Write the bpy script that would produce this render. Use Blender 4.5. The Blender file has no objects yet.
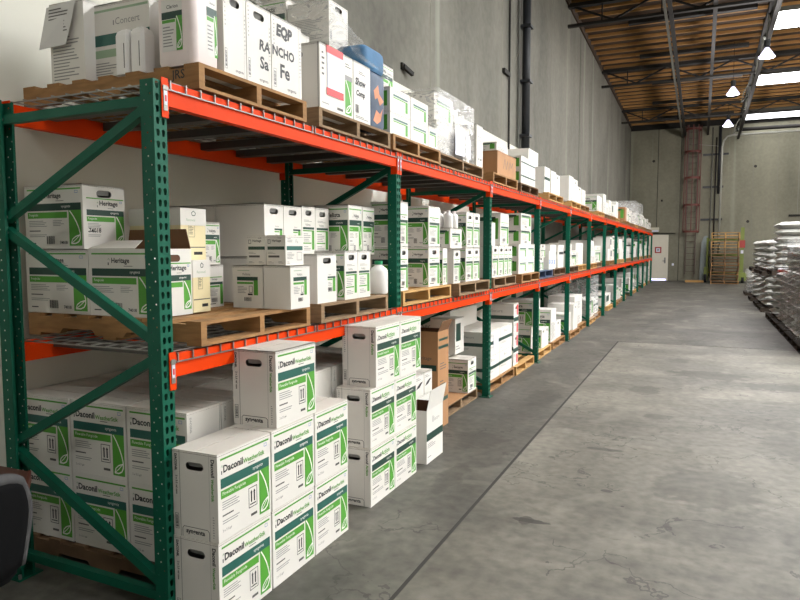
import bpy, bmesh, math, random
from mathutils import Vector, Matrix
from mathutils.geometry import tessellate_polygon
rng = random.Random(11)
SC = bpy.context.scene
COL = SC.collection
PI = math.pi

# ------------------------------------------------------------------ materials
def lin(hexs):
    r = []
    for i in (0, 2, 4):
        c = int(hexs[i:i+2], 16) / 255
        r.append(c / 12.92 if c <= .04045 else ((c + .055) / 1.055) ** 2.4)
    return (*r, 1)

M = {}
def mat(name, col, rough=.6, metal=0, var=0, scale=8, bump=0, spec=.5, stretch=None, bscale=None):
    m = bpy.data.materials.new(name); m.use_nodes = True
    nt = m.node_tree; b = nt.nodes['Principled BSDF']
    c = lin(col)
    b.inputs['Base Color'].default_value = c
    b.inputs['Roughness'].default_value = rough
    b.inputs['Metallic'].default_value = metal
    b.inputs['Specular IOR Level'].default_value = spec
    if var or bump:
        tc = nt.nodes.new('ShaderNodeTexCoord'); mp = nt.nodes.new('ShaderNodeMapping')
        nt.links.new(tc.outputs['Object'], mp.inputs['Vector'])
        if stretch: mp.inputs['Scale'].default_value = stretch
        nz = nt.nodes.new('ShaderNodeTexNoise'); nz.inputs['Scale'].default_value = scale
        nz.inputs['Detail'].default_value = 5
        nt.links.new(mp.outputs[0], nz.inputs['Vector'])
        if var:
            rp = nt.nodes.new('ShaderNodeValToRGB')
            rp.color_ramp.elements[0].position = .3; rp.color_ramp.elements[1].position = .7
            rp.color_ramp.elements[0].color = (*[x * (1 - var) for x in c[:3]], 1)
            rp.color_ramp.elements[1].color = (*[min(1, x * (1 + var)) for x in c[:3]], 1)
            nt.links.new(nz.outputs['Fac'], rp.inputs[0]); nt.links.new(rp.outputs[0], b.inputs['Base Color'])
        if bump:
            bp = nt.nodes.new('ShaderNodeBump'); bp.inputs['Strength'].default_value = bump
            n2 = nz
            if bscale:
                n2 = nt.nodes.new('ShaderNodeTexNoise'); n2.inputs['Scale'].default_value = bscale
                nt.links.new(mp.outputs[0], n2.inputs['Vector'])
            nt.links.new(n2.outputs['Fac'], bp.inputs['Height']); nt.links.new(bp.outputs[0], b.inputs['Normal'])
    M[name] = m
    return m

def emit(name, col, s):
    m = bpy.data.materials.new(name); m.use_nodes = True
    nt = m.node_tree; nt.nodes.clear()
    o = nt.nodes.new('ShaderNodeOutputMaterial'); e = nt.nodes.new('ShaderNodeEmission')
    e.inputs[0].default_value = lin(col); e.inputs[1].default_value = s
    nt.links.new(e.outputs[0], o.inputs[0]); M[name] = m

mat('card_white', 'dbd7cf', .6, var=.03, scale=3)
mat('card_top', 'cdc7bc', .6, var=.06, scale=5)
mat('card_cream', 'e2d3a6', .6, var=.04)
mat('card_brown', 'a87b52', .7, var=.08, scale=5)
mat('card_dark', '7a5536', .8, var=.05)
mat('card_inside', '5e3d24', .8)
mat('ink_black', '17181a', .5); mat('ink_green', '4f9a2f', .5); mat('ink_teal', '205b50', .45)
mat('ink_dark', '143c30', .45); mat('ink_white', 'ece9e2', .5); mat('ink_grey', '8e8d8a', .6)
mat('ink_blue', '3f74b8', .5); mat('ink_red', 'cc2a2e', .45); mat('ink_pale', '93ab8c', .5)
mat('ink_line', '55534f', .6); mat('ink_purple', '8a4a78', .5); mat('ink_patch', 'dcd9d3', .55)
INK = ['ink_black', 'ink_green', 'ink_teal', 'ink_dark', 'ink_white', 'ink_grey', 'ink_blue', 'ink_red', 'ink_pale', 'ink_line', 'ink_purple', 'ink_patch']
mat('rack_green', '0c5742', .45, var=.07, scale=6, spec=.2)
mat('rack_orange', 'dd3d02', .5, var=.06, scale=4, spec=.12)
mat('zinc', '8d8b86', .4, .7, var=.1, scale=20)
mat('galv_dark', '53514e', .45, .7)
mat('wood_pallet', '936c40', .8, var=.22, scale=7, bump=.15, stretch=(1, 1, 6))
mat('wood_new', 'b88f56', .75, var=.12, scale=7, stretch=(1, 1, 6))
mat('wood_old', '846b4e', .85, var=.25, scale=8, bump=.15, stretch=(1, 1, 6))
mat('wood_dark', '6a5138', .85, var=.2, scale=8)
mat('wood_black', '33291f', .9, var=.2, scale=8)
mat('plastic_blue', '44546e', .5)
mat('joist_wood', 'a07642', .8, var=.2, scale=2, stretch=(.4, 6, 3))
mat('deck_wood', '3a2817', .85, var=.25, scale=2, stretch=(.5, 4, 1))
mat('steel_dark', '24221f', .7, 0, spec=.25)
mat('steel_grey', '57574f', .6, 0)
mat('pipe_black', '24262a', .5)
mat('conduit', 'a5a49b', .4, .2)
mat('ladder_red', '5f2a21', .6)
mat('rung_grey', '5a4a42', .6)
mat('door_paint', 'd9d2c0', .5, var=.02)
mat('lime', '727e33', .45, var=.08)
mat('rubber', '1a1a1a', .8)
mat('red_paint', 'a0322a', .5)
mat('fixture', 'c9c3ae', .5)
mat('board_grey', '7d8684', .6, var=.05)
mat('jug_white', 'e9e6e2', .4)
mat('jug_pink', 'e9dcd8', .35, var=.03)
mat('cap_green', '1f8a5b', .4)
mat('paper', 'd3d4e0', .7)
mat('paper_grey', 'cfcdc9', .8)
mat('cloth_blue', '3f6e94', .7, var=.15, scale=12)
mat('bundle_blue', '4c5a6e', .6, var=.3, scale=9)
mat('bundle_orange', 'c9835c', .6, var=.2)
mat('seat_black', '0d0d0e', .9, var=.1, scale=40, spec=.1)
mat('seat_grey', '403f3f', .8, var=.1, scale=30)
mat('desk_wood', '3c1e12', .45, var=.15, scale=4, stretch=(1, 6, 1))
mat('desk_edge', '4a2115', .5)
mat('bag_white', 'a5a49e', .3, var=.08, scale=7, bump=.25, bscale=18)
mat('bag_silver', '8b8981', .28, var=.12, scale=7, bump=.35, bscale=16)
mat('shade_metal', '9a98a0', .3, .7)
[emit('skylight_glow_%d' % i, 'f6f7f8', s) for i, s in enumerate((12, 9, 50, 38, 17, 10, 6))]
emit('lamp_glow', 'f2ecff', 26)
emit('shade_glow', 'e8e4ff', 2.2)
emit('gap_glow', 'c3c2ff', 2.6)

def film(name, op, rough):
    m = bpy.data.materials.new(name); m.use_nodes = True
    nt = m.node_tree; nt.nodes.clear(); N = nt.nodes.new
    o = N('ShaderNodeOutputMaterial'); mx = N('ShaderNodeMixShader'); t = N('ShaderNodeBsdfTransparent')
    p = N('ShaderNodeBsdfPrincipled'); p.inputs['Base Color'].default_value = lin('e8e8e6'); p.inputs['Roughness'].default_value = rough
    p.inputs['Specular IOR Level'].default_value = .8
    tc = N('ShaderNodeTexCoord'); nz = N('ShaderNodeTexNoise'); nz.inputs['Scale'].default_value = 5; nz.inputs['Detail'].default_value = 6
    nz.inputs['Distortion'].default_value = 2.5
    mp = N('ShaderNodeMapping'); mp.inputs['Scale'].default_value = (1, 1, 2.6); mp.inputs['Rotation'].default_value = (.4, .3, 0)
    nt.links.new(tc.outputs['Object'], mp.inputs[0]); nt.links.new(mp.outputs[0], nz.inputs['Vector'])
    rp = N('ShaderNodeValToRGB'); rp.color_ramp.elements[0].position = .47; rp.color_ramp.elements[1].position = .68
    rp.color_ramp.elements[0].color = (op, op, op, 1); v = min(1, op + .38); rp.color_ramp.elements[1].color = (v, v, v, 1)
    nt.links.new(nz.outputs['Fac'], rp.inputs[0]); nt.links.new(rp.outputs[0], mx.inputs[0])
    bp = N('ShaderNodeBump'); bp.inputs['Strength'].default_value = .3; bp.inputs['Distance'].default_value = .02
    nt.links.new(nz.outputs['Fac'], bp.inputs['Height']); nt.links.new(bp.outputs[0], p.inputs['Normal'])
    nt.links.new(t.outputs[0], mx.inputs[1]); nt.links.new(p.outputs[0], mx.inputs[2]); nt.links.new(mx.outputs[0], o.inputs[0])
    M[name] = m
film('film_clear', .06, .16)
film('film_thick', .14, .22)

# ------------------------------------------------------------------ mesh builder
class MB:
    def __init__(s): s.v = []; s.f = []; s.m = []; s.smooth = False
    def face(s, pts, mi=0):
        n = len(s.v); s.v += [tuple(p) for p in pts]; s.f.append(tuple(range(n, n + len(pts)))); s.m.append(mi)
    def box(s, x0, y0, z0, x1, y1, z1, mi=0, skip=''):
        n = len(s.v)
        s.v += [(x0, y0, z0), (x1, y0, z0), (x1, y1, z0), (x0, y1, z0), (x0, y0, z1), (x1, y0, z1), (x1, y1, z1), (x0, y1, z1)]
        for k, q in (('b', (3, 2, 1, 0)), ('t', (4, 5, 6, 7)), ('n', (0, 1, 5, 4)), ('f', (1, 2, 6, 5)), ('k', (2, 3, 7, 6)), ('l', (3, 0, 4, 7))):
            if k not in skip: s.f.append(tuple(n + i for i in q)); s.m.append(mi)
    def bar(s, a, b, w, d, mi=0, up=(0, 0, 1)):
        a, b = Vector(a), Vector(b); t = (b - a).normalized(); u = Vector(up)
        if abs(t.dot(u)) > .98: u = Vector((0, 1, 0))
        sx = t.cross(u).normalized() * (w / 2); sy = sx.cross(t).normalized() * (d / 2)
        n = len(s.v)
        for p in (a, b):
            for i, j in ((-1, -1), (1, -1), (1, 1), (-1, 1)): s.v.append(tuple(p + sx * i + sy * j))
        for q in ((3, 2, 1, 0), (4, 5, 6, 7), (0, 1, 5, 4), (1, 2, 6, 5), (2, 3, 7, 6), (3, 0, 4, 7)):
            s.f.append(tuple(n + i for i in q)); s.m.append(mi)
    def tube(s, pts, r, seg=8, mi=0, cap=True):
        pts = [Vector(p) for p in pts]; n0 = len(s.v); prev = None
        for i, p in enumerate(pts):
            t = (pts[min(i + 1, len(pts) - 1)] - pts[max(i - 1, 0)]).normalized()
            u = prev if prev is not None else (Vector((0, 0, 1)) if abs(t.z) < .9 else Vector((1, 0, 0)))
            a = t.cross(u)
            if a.length < 1e-4: a = t.cross(Vector((0, 1, 0)))
            a.normalize(); b = a.cross(t).normalized(); prev = b
            for k in range(seg):
                th = 2 * PI * k / seg; s.v.append(tuple(p + a * math.cos(th) * r + b * math.sin(th) * r))
        for i in range(len(pts) - 1):
            for k in range(seg):
                a = n0 + i * seg + k; b = n0 + i * seg + (k + 1) % seg
                s.f.append((a, b, b + seg, a + seg)); s.m.append(mi)
        if cap:
            s.f.append(tuple(n0 + k for k in reversed(range(seg)))); s.m.append(mi)
            e = n0 + (len(pts) - 1) * seg; s.f.append(tuple(e + k for k in range(seg))); s.m.append(mi)
    def lathe(s, prof, seg=20, mi=0, c=(0, 0, 0)):
        n0 = len(s.v)
        for r, z in prof:
            for k in range(seg):
                th = 2 * PI * k / seg; s.v.append((c[0] + r * math.cos(th), c[1] + r * math.sin(th), c[2] + z))
        for i in range(len(prof) - 1):
            for k in range(seg):
                a = n0 + i * seg + k; b = n0 + i * seg + (k + 1) % seg
                s.f.append((a, b, b + seg, a + seg)); s.m.append(mi)
    def prism(s, poly, y0, y1, mi=0):
        """polygon in x-z, extruded along y"""
        n = len(poly); b = len(s.v)
        s.v += [(x, y0, z) for x, z in poly] + [(x, y1, z) for x, z in poly]
        for tri in tessellate_polygon([[Vector((x, z, 0)) for x, z in poly]]):
            s.f.append(tuple(b + i for i in tri)); s.m.append(mi); s.f.append(tuple(b + n + i for i in reversed(tri))); s.m.append(mi)
        for i in range(n):
            j = (i + 1) % n; s.f.append((b + i, b + j, b + n + j, b + n + i)); s.m.append(mi)
    def holed(s, o, u, v, w, h, holes, mi=0):
        """rectangle w x h at o along unit axes u, v, with polygons cut out"""
        o, u, v = Vector(o), Vector(u), Vector(v)
        loops = [[Vector((0, 0, 0)), Vector((w, 0, 0)), Vector((w, h, 0)), Vector((0, h, 0))]] + [[Vector((a, b, 0)) for a, b in hl] for hl in holes]
        flat = [p for l in loops for p in l]; b = len(s.v)
        s.v += [tuple(o + u * p.x + v * p.y) for p in flat]
        nrm = u.cross(v)
        for t in tessellate_polygon(loops):
            p0, p1, p2 = (flat[i] for i in t)
            if (p1 - p0).cross(p2 - p0).z < 0: t = tuple(reversed(t))
            s.f.append(tuple(b + i for i in t)); s.m.append(mi)
    def mesh(s, name, mats):
        me = bpy.data.meshes.new(name); me.from_pydata(s.v, [], s.f)
        for x in mats: me.materials.append(M[x])
        me.polygons.foreach_set('material_index', s.m)
        if s.smooth: me.polygons.foreach_set('use_smooth', [True] * len(s.f))
        me.update(); return me
    def build(s, name, mats, parent=None, loc=None):
        return link(name, s.mesh(name, mats if isinstance(mats, (list, tuple)) else [mats]), parent, loc)

def link(name, me, parent=None, loc=None, rz=None):
    o = bpy.data.objects.new(name, me); COL.objects.link(o)
    if parent: o.parent = parent
    if loc: o.location = loc
    if rz: o.rotation_euler.z = rz
    return o

def tag(o, label=None, cat=None, group=None, kind=None):
    if label:
        o['label'] = label
    if cat: o['category'] = cat; o['kind'] = 'thing'
    if group: o['group'] = group
    if kind: o['kind'] = kind
    return o

def thing(name, label, cat, loc=(0, 0, 0), group=None, rz=0):
    o = bpy.data.objects.new(name, None); COL.objects.link(o); o.location = loc; o.rotation_euler.z = rz
    o.empty_display_size = .1
    return tag(o, label, cat, group)

def struct(name, mb, mats, parent=None):
    o = mb.build(name, mats, parent)
    if not parent: o['kind'] = 'structure'
    return o

ORD = 'zeroth first second third fourth fifth sixth seventh eighth ninth tenth eleventh twelfth thirteenth fourteenth fifteenth sixteenth seventeenth eighteenth nineteenth twentieth'.split()

# ------------------------------------------------------------------ print on cartons
_gl = {}
def glyphs(s, bold):
    k = (s, bold)
    if k not in _gl:
        c = bpy.data.curves.new('t', 'FONT'); c.body = s; c.resolution_u = 2; c.offset = bold; c.fill_mode = 'FRONT'
        o = bpy.data.objects.new('t', c); me = bpy.data.meshes.new_from_object(o)
        vs = [v.co.copy() for v in me.vertices]; fs = [tuple(p.vertices) for p in me.polygons]
        x0 = min(v.x for v in vs); x1 = max(v.x for v in vs); y0 = min(v.y for v in vs); y1 = max(v.y for v in vs)
        _gl[k] = ([(v.x - x0, v.y - y0) for v in vs], fs, x1 - x0, y1 - y0)
        bpy.data.objects.remove(o); bpy.data.curves.remove(c); bpy.data.meshes.remove(me)
    return _gl[k]

class LB:
    """flat print, u to the reader's right, v up, one thin layer over another"""
    def __init__(s, w, h): s.w = w; s.h = h; s.mb = MB()
    def pt(s, u, v, l): return (u, -.0005 - .0003 * l, v)
    def rect(s, u0, v0, u1, v1, ink, l=0):
        s.mb.face([s.pt(u0 * s.w, v0 * s.h, l), s.pt(u1 * s.w, v0 * s.h, l), s.pt(u1 * s.w, v1 * s.h, l), s.pt(u0 * s.w, v1 * s.h, l)], INK.index(ink))
    def poly(s, pts, ink, l=0):
        s.mb.face([s.pt(u * s.w, v * s.h, l) for u, v in pts], INK.index(ink))
    def frame(s, u0, v0, u1, v1, t, ink, l=0):
        a = t / s.w; b = t / s.h
        s.rect(u0, v0, u1, v0 + b, ink, l); s.rect(u0, v1 - b, u1, v1, ink, l); s.rect(u0, v0, u0 + a, v1, ink, l); s.rect(u1 - a, v0, u1, v1, ink, l)
    def stroke(s, pts, t, ink, l=0):
        P = [Vector((u * s.w, v * s.h)) for u, v in pts]
        for a, b in zip(P, P[1:]):
            d = (b - a)
            if d.length < 1e-6: continue
            n = Vector((-d.y, d.x)).normalized() * t / 2
            s.mb.face([s.pt(*(a - n), l), s.pt(*(b - n), l), s.pt(*(b + n), l), s.pt(*(a + n), l)], INK.index(ink))
    def text(s, t, u, v, wid, ink, l=1, bold=0., maxh=None, rot=0, shear=0):
        vs, fs, tw, th = glyphs(t, bold)
        k = wid * (s.w if not rot else s.h) / tw
        ky = k
        if maxh and th * k > maxh * (s.h if not rot else s.w): k = ky = maxh * (s.h if not rot else s.w) / th
        b = len(s.mb.v)
        for x, y in vs:
            a, c = x * k + shear * y * ky, y * ky
            if rot: a, c = c, -a
            s.mb.v.append(s.pt(u * s.w + a, v * s.h + c, l))
        for f in fs: s.mb.f.append(tuple(b + i for i in f)); s.mb.m.append(INK.index(ink))
    def lines(s, u0, v0, u1, v1, n, ink='ink_grey', l=1, seed=1):
        r = random.Random(seed); dv = (v1 - v0) / n
        for i in range(n):
            vv = v1 - (i + .75) * dv
            s.rect(u0, vv, u0 + (u1 - u0) * r.uniform(.55, 1), vv + dv * .38, ink, l)
    def barcode(s, u0, v0, u1, v1, l=1, vert=False, seed=2):
        r = random.Random(seed); n = 15
        for i in range(n):
            a = i / n; b = a + r.uniform(.25, .8) / n
            if vert: s.rect(u0, v0 + (v1 - v0) * a, u1, v0 + (v1 - v0) * b, 'ink_black', l)
            else: s.rect(u0 + (u1 - u0) * a, v0, u0 + (u1 - u0) * b, v1, 'ink_black', l)
    def leaf(s, u0, v0, u1, v1, l=2, t=.006):
        f = lambda a, b: (u0 + (u1 - u0) * a, v0 + (v1 - v0) * b)
        s.stroke([f(.1, 1), f(.35, .86), f(.6, .68), f(.78, .5), f(.88, .34), f(.88, .2), f(.75, .1), f(.5, .05), f(.15, .05)], t, 'ink_white', l)
        s.stroke([f(.15, .05), f(.25, .17), f(.5, .25), f(.86, .3)], t * .8, 'ink_white', l)
        s.stroke([f(.15, .05), f(.5, .16), f(.86, .3)], t * .6, 'ink_white', l)
    def arrows(s, u0, v0, u1, v1, l=1):
        s.frame(u0, v0, u1, v1, .0035, 'ink_black', l)
        for c in (.33, .67):
            uc = u0 + (u1 - u0) * c; du = (u1 - u0) * .07
            a = v0 + (v1 - v0) * .26; b = v0 + (v1 - v0) * .72; e = v0 + (v1 - v0) * .86
            s.rect(uc - du, a, uc + du, b, 'ink_black', l); s.poly([(uc - 1.9 * du, b), (uc + 1.9 * du, b), (uc, e)], 'ink_black', l)
        s.rect(u0 + (u1 - u0) * .15, v0 + (v1 - v0) * .13, u1 - (u1 - u0) * .15, v0 + (v1 - v0) * .19, 'ink_black', l)

def big_label(b, name1, name2, band, bar, bartext, code='ARROWS', panel='ink_green', title_w=.8, u0=.05, v_top=.95, size=None, seed=3, low=.05):
    """green rule, product name, dark band, green bar and panel with a leaf line"""
    U1 = .97; H = v_top
    g = lambda v: low + (H - low) * v
    b.rect(u0, g(.965), U1, g(.99), panel)
    if name2:
        w1 = title_w * .44; b.text(name1, u0 + .05, g(.80), w1, 'ink_black', bold=.03, maxh=.088); b.text(name2, u0 + .06 + w1, g(.80), title_w * .52, 'ink_green', maxh=.088, bold=.02)
    else:
        b.text(name1, u0 + (U1 - u0) * .34, g(.80), title_w * .5, 'ink_black', bold=.025, maxh=.1)
    c = u0 + .025 if name2 else u0 + (U1 - u0) * .29
    b.stroke([(c - .012, g(.88)), (c + .005, g(.905)), (c + .015, g(.87))], .003, 'ink_pale', 1); b.rect(c - .012, g(.79), c + .004, g(.835), 'ink_black', 1)
    b.lines(u0 + .5, g(.765), u0 + .72, g(.79), 1, 'ink_line', 1)
    b.frame(U1 - .1, g(.90), U1 - .045, g(.945), .002, 'ink_blue', 1)
    b.rect(u0, g(.61), U1, g(.735), band); b.text('syngenta', U1 - .33, g(.645), .2, 'ink_white', maxh=.045)
    b.rect(u0, g(.48), U1 - .235, g(.585), bar); b.text(bartext, u0 + .03, g(.507), .44 if len(bartext) > 12 else .2, 'ink_white', maxh=.05)
    b.rect(U1 - .21, g(0.), U1, g(.612), panel); b.leaf(U1 - .21, g(.01), U1, g(.6), t=.007)
    b.lines(u0 + .02, g(.33), u0 + .4, g(.45), 4, seed=seed); b.lines(u0 + .02, g(.24), u0 + .32, g(.29), 1, 'ink_line', seed=seed); b.lines(u0 + .02, g(.15), u0 + .48, g(.21), 2, seed=seed + 1)
    if code == 'ARROWS':
        b.arrows(u0 + .5, g(.17), u0 + .665, g(.44)); b.text('2 x 2.5 gal', u0 + .02, g(.05), .26, 'ink_line', maxh=.035); b.rect(u0 + .54, g(.05), u0 + .66, g(.085), 'ink_line', 1)
    elif code == 'BAR':
        b.lines(u0 + .44, g(.34), u0 + .66, g(.45), 4, seed=7)
        b.barcode(u0 + .32, g(.03), u0 + .46, g(.17)); b.text('74018', u0 + .55, g(.03), .14, 'ink_black', bold=.02, maxh=.05); b.lines(u0 + .02, g(.02), u0 + .2, g(.07), 1, 'ink_black')
    elif code == 'NUM':
        b.text('74018', u0 + .04, g(.24), .3, 'ink_black', bold=.02, maxh=.07)

def L_daconil(b): big_label(b, 'Daconil', 'WeatherStik', 'ink_teal', 'ink_green', 'Flowable Fungicide')
def L_action(b): big_label(b, 'Daconil', 'Action', 'ink_dark', 'ink_green', 'Flowable Fungicide', seed=5, title_w=.72)
def L_heritage(b): big_label(b, 'Heritage', None, 'ink_dark', 'ink_green', 'Fungicide', 'BAR')
def L_heritage_end(b): big_label(b, 'Heritage', None, 'ink_dark', 'ink_green', 'Fungicide', 'NUM', v_top=.80, title_w=1., u0=.08, low=.08)
def L_velista(b): big_label(b, 'Velista', None, 'ink_dark', 'ink_green', 'Fungicide', 'BAR', v_top=.93)
def L_secure(b): big_label(b, 'Secure', None, 'ink_dark', 'ink_green', 'Fungicide', 'ARROWS', v_top=.9)
def L_concert(b):
    b.rect(.02, .9, .98, .93, 'ink_pale'); b.text('Concert', .42, .72, .42, 'ink_grey', maxh=.13); b.rect(.38, .72, .4, .78, 'ink_grey', 1)
    b.rect(.0, .48, 1, .62, 'ink_teal'); b.rect(.04, .33, .48, .43, 'ink_pale'); b.lines(.05, .08, .45, .28, 6); 
def L_tall(b):
    """label on the tall narrow end of a carton, under its hand hole"""
    b.rect(.1, .70, .9, .72, 'ink_green'); b.text('Heritage', .3, .63, .5, 'ink_black', bold=.01, maxh=.05)
    b.rect(.08, .535, .95, .595, 'ink_dark'); b.rect(.08, .47, .75, .515, 'ink_green'); b.rect(.78, .06, .95, .535, 'ink_green')
    b.lines(.1, .27, .7, .45, 6); b.barcode(.25, .12, .6, .22); b.rect(.12, .07, .5, .09, 'ink_line', 1)
def L_tall2(b):
    b.lines(.15, .68, .8, .73, 2, 'ink_grey'); b.text('Velista', .25, .60, .5, 'ink_line', maxh=.05); b.rect(.08, .53, .92, .575, 'ink_dark'); b.rect(.08, .49, .92, .515, 'ink_green')
    b.rect(.74, .12, .92, .51, 'ink_green'); b.rect(.08, .24, .7, .265, 'ink_green'); b.lines(.12, .28, .68, .46, 5); b.lines(.12, .1, .68, .2, 3)
def L_patch(b):
    """small square label"""
    b.lines(.16, .86, .82, .9, 1, 'ink_pale'); b.text('Velista', .32, .76, .36, 'ink_line', maxh=.06); b.rect(.14, .64, .84, .73, 'ink_dark'); b.rect(.14, .56, .68, .61, 'ink_green')
    b.rect(.7, .3, .84, .66, 'ink_green'); b.lines(.16, .34, .5, .52, 5); b.frame(.54, .36, .66, .52, .003, 'ink_line', 1); b.barcode(.38, .16, .62, .25); b.rect(.5, .3, .66, .34, 'ink_black', 1)
def L_corner(b):
    b.text('Velista', .56, .56, .3, 'ink_line', maxh=.03); b.rect(.52, .5, .94, .535, 'ink_dark'); b.rect(.8, .22, .94, .5, 'ink_green'); b.rect(.52, .46, .78, .485, 'ink_green'); b.lines(.55, .34, .76, .43, 3); b.barcode(.54, .22, .76, .31)
def L_stripe(b):
    b.text('Secure', .42, .74, .35, 'ink_grey', maxh=.09); b.rect(.35, .73, .39, .85, 'ink_grey', 1); b.rect(0, .42, 1, .56, 'ink_dark'); b.lines(.06, .28, .55, .38, 3); b.lines(.06, .1, .4, .14, 1)
def L_short(b):
    b.text('Heritage', .3, .76, .48, 'ink_black', maxh=.1, bold=.02); b.frame(.08, .72, .22, .86, .003, 'ink_line', 1); b.lines(.6, .89, .9, .93, 1, 'ink_line')
    b.rect(.06, .52, .95, .63, 'ink_dark'); b.lines(.08, .38, .5, .46, 2); b.rect(.1, .26, .68, .33, 'ink_line', 1); b.lines(.08, .06, .4, .14, 2); b.lines(.62, .06, .92, .14, 2)
def L_short_end(b):
    b.lines(.1, .76, .4, .92, 3); b.text('Fa', .56, .74, .2, 'ink_grey', maxh=.12); b.rect(.06, .5, .95, .64, 'ink_teal'); b.lines(.08, .2, .5, .44, 5); b.frame(.62, .16, .9, .44, .003, 'ink_grey', 1); b.lines(.08, .05, .25, .14, 2)
def L_handle(b):
    """carton end: fold lines, side strip and barcode, maker's tab"""
    b.rect(.155, 0, .165, 1, 'ink_line'); b.rect(.815, 0, .82, 1, 'ink_grey')
    b.text('DACONIL', .05, .95, .2, 'ink_black', rot=1, bold=.05, maxh=.1); b.text('2 x 2.5 gal case', .055, .70, .4, 'ink_black', rot=1, bold=.03, maxh=.055); b.frame(.035, .08, .12, .26, .002, 'ink_line'); b.barcode(.05, .1, .105, .24, vert=True)
    b.text('Daconil', .86, .94, .2, 'ink_black', rot=1, bold=.03, maxh=.08); b.text('WeatherStik', .86, .72, .26, 'ink_green', rot=1, bold=.03, maxh=.08); b.lines(.88, .04, .92, .3, 9)
    b.stroke([(.2, 0), (.2, .1), (.23, .125), (.76, .125), (.8, .1), (.8, 0)], .003, 'ink_line'); b.text('syngenta', .28, .035, .42, 'ink_black', bold=.03, maxh=.07)
def L_handle_action(b):
    b.rect(.155, 0, .165, 1, 'ink_line'); b.rect(.815, 0, .82, 1, 'ink_grey'); b.lines(.05, .55, .1, .95, 12); b.frame(.035, .08, .12, .26, .002, 'ink_line'); b.barcode(.05, .1, .105, .24, vert=True)
    b.text('Daconil', .86, .94, .2, 'ink_black', rot=1, bold=.03, maxh=.08); b.text('Action', .86, .72, .18, 'ink_green', rot=1, bold=.03, maxh=.08)
    b.stroke([(.2, 0), (.2, .1), (.23, .125), (.76, .125), (.8, .1), (.8, 0)], .003, 'ink_line'); b.text('syngenta', .28, .035, .42, 'ink_black', bold=.03, maxh=.07)
def L_side(b):
    b.text('DACONIL', .08, .93, .24, 'ink_line', rot=1, maxh=.05); b.text('2 x 2.5 gal', .08, .6, .22, 'ink_line', rot=1, maxh=.05); b.rect(.96, 0, .97, 1, 'ink_line')
def L_ship(b):
    b.lines(.06, .55, .1, .95, 8); b.rect(.05, .06, .14, .3, 'ink_patch'); b.frame(.05, .06, .14, .3, .002, 'ink_line', 1); b.barcode(.065, .09, .125, .27, vert=True); b.text('syngenta', .5, .05, .36, 'ink_black', maxh=.05, bold=.01)
    b.rect(.9, 0, .905, 1, 'ink_line'); b.lines(.93, .3, .97, .8, 10)
def L_ra(b): L_ship(b); b.text('RA', .5, .45, .46, 'ink_black', 3, bold=.035, maxh=.17, shear=.1); b.text('Sa', .52, .22, .38, 'ink_black', 3, bold=.03, maxh=.16)
def L_eqp(b):
    L_ship(b); b.text('EQP', .14, .71, .76, 'ink_black', 3, bold=.06, maxh=.19, shear=.12); b.text('NCHO', .02, .47, .72, 'ink_black', 3, bold=.035, maxh=.18); b.text('Fe', .26, .2, .42, 'ink_black', 3, bold=.03, maxh=.19)
def L_paper(b):
    b.rect(.75, .04, .96, .6, 'ink_green'); b.leaf(.75, .05, .96, .6, t=.008); b.rect(.75, .6, .98, .68, 'ink_grey'); b.lines(.06, .08, .38, .12, 1); b.rect(.5, .06, .68, .1, 'ink_line', 1); b.lines(.06, .5, .14, .9, 5, 'ink_line'); b.lines(.76, .8, .95, .88, 2, 'ink_line')
def L_comp(b):
    b.lines(.3, .80, .7, .86, 2, 'ink_line'); b.text('Show', .08, .6, .8, 'ink_black', 2, bold=.05, maxh=.13, shear=.2); b.text('Comp', .12, .4, .8, 'ink_black', 2, bold=.05, maxh=.13, shear=.2); b.lines(.1, .05, .9, .1, 2, 'ink_line'); b.barcode(.1, .14, .3, .28)
def L_green2(b):
    b.lines(.2, .86, .8, .9, 1, 'ink_grey'); b.rect(.15, .66, .88, .74, 'ink_teal'); b.rect(.15, .58, .88, .63, 'ink_green'); b.rect(.76, .14, .88, .62, 'ink_green'); b.lines(.18, .2, .7, .54, 6, 'ink_patch'); b.lines(.66, .05, .9, .09, 1, 'ink_purple')
def L_half(b):
    b.rect(.05, .76, .85, .88, 'ink_dark'); b.rect(.76, .2, .93, .84, 'ink_green'); b.rect(.05, .7, .74, .75, 'ink_green'); b.lines(.08, .25, .7, .62, 6); b.barcode(.35, .06, .6, .2)
def L_band(b): b.rect(0, .5, 1, .62, 'ink_dark'); b.lines(.1, .2, .6, .42, 4); b.text('Secure', .25, .72, .5, 'ink_grey', maxh=.1)
def L_black(b): b.rect(.15, .58, .95, .7, 'ink_black'); b.lines(.35, .82, .8, .88, 2)
def L_marks(b): b.text('D2', .25, .6, .5, 'ink_line', maxh=.14); b.rect(.3, .14, .45, .2, 'ink_dark', 1); b.rect(.6, .14, .8, .2, 'ink_dark', 1)
def L_patchgreen(b): b.rect(.1, .35, .62, .85, 'ink_dark'); b.lines(.1, .1, .6, .25, 2)
def L_scrib(b):
    b.stroke([(.3, .3), (.38, .75), (.45, .3), (.52, .7), (.56, .35)], .012, 'ink_line', 1); b.stroke([(.6, .3), (.66, .7), (.72, .45), (.8, .7), (.84, .3)], .012, 'ink_line', 1)
def L_hazard(b): L_stripe(b); b.rect(.6, .62, .9, .95, 'ink_red', 2); b.rect(.6, .05, .9, .35, 'ink_red', 2)
def L_cream(b): b.lines(.15, .9, .7, .96, 1, 'ink_pale'); b.rect(.02, .24, .98, .26, 'ink_line'); b.frame(.3, .45, .55, .72, .002, 'ink_line'); b.lines(.33, .5, .52, .68, 6, 'ink_line'); b.rect(.5, .1, .85, .16, 'ink_black')
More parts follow.
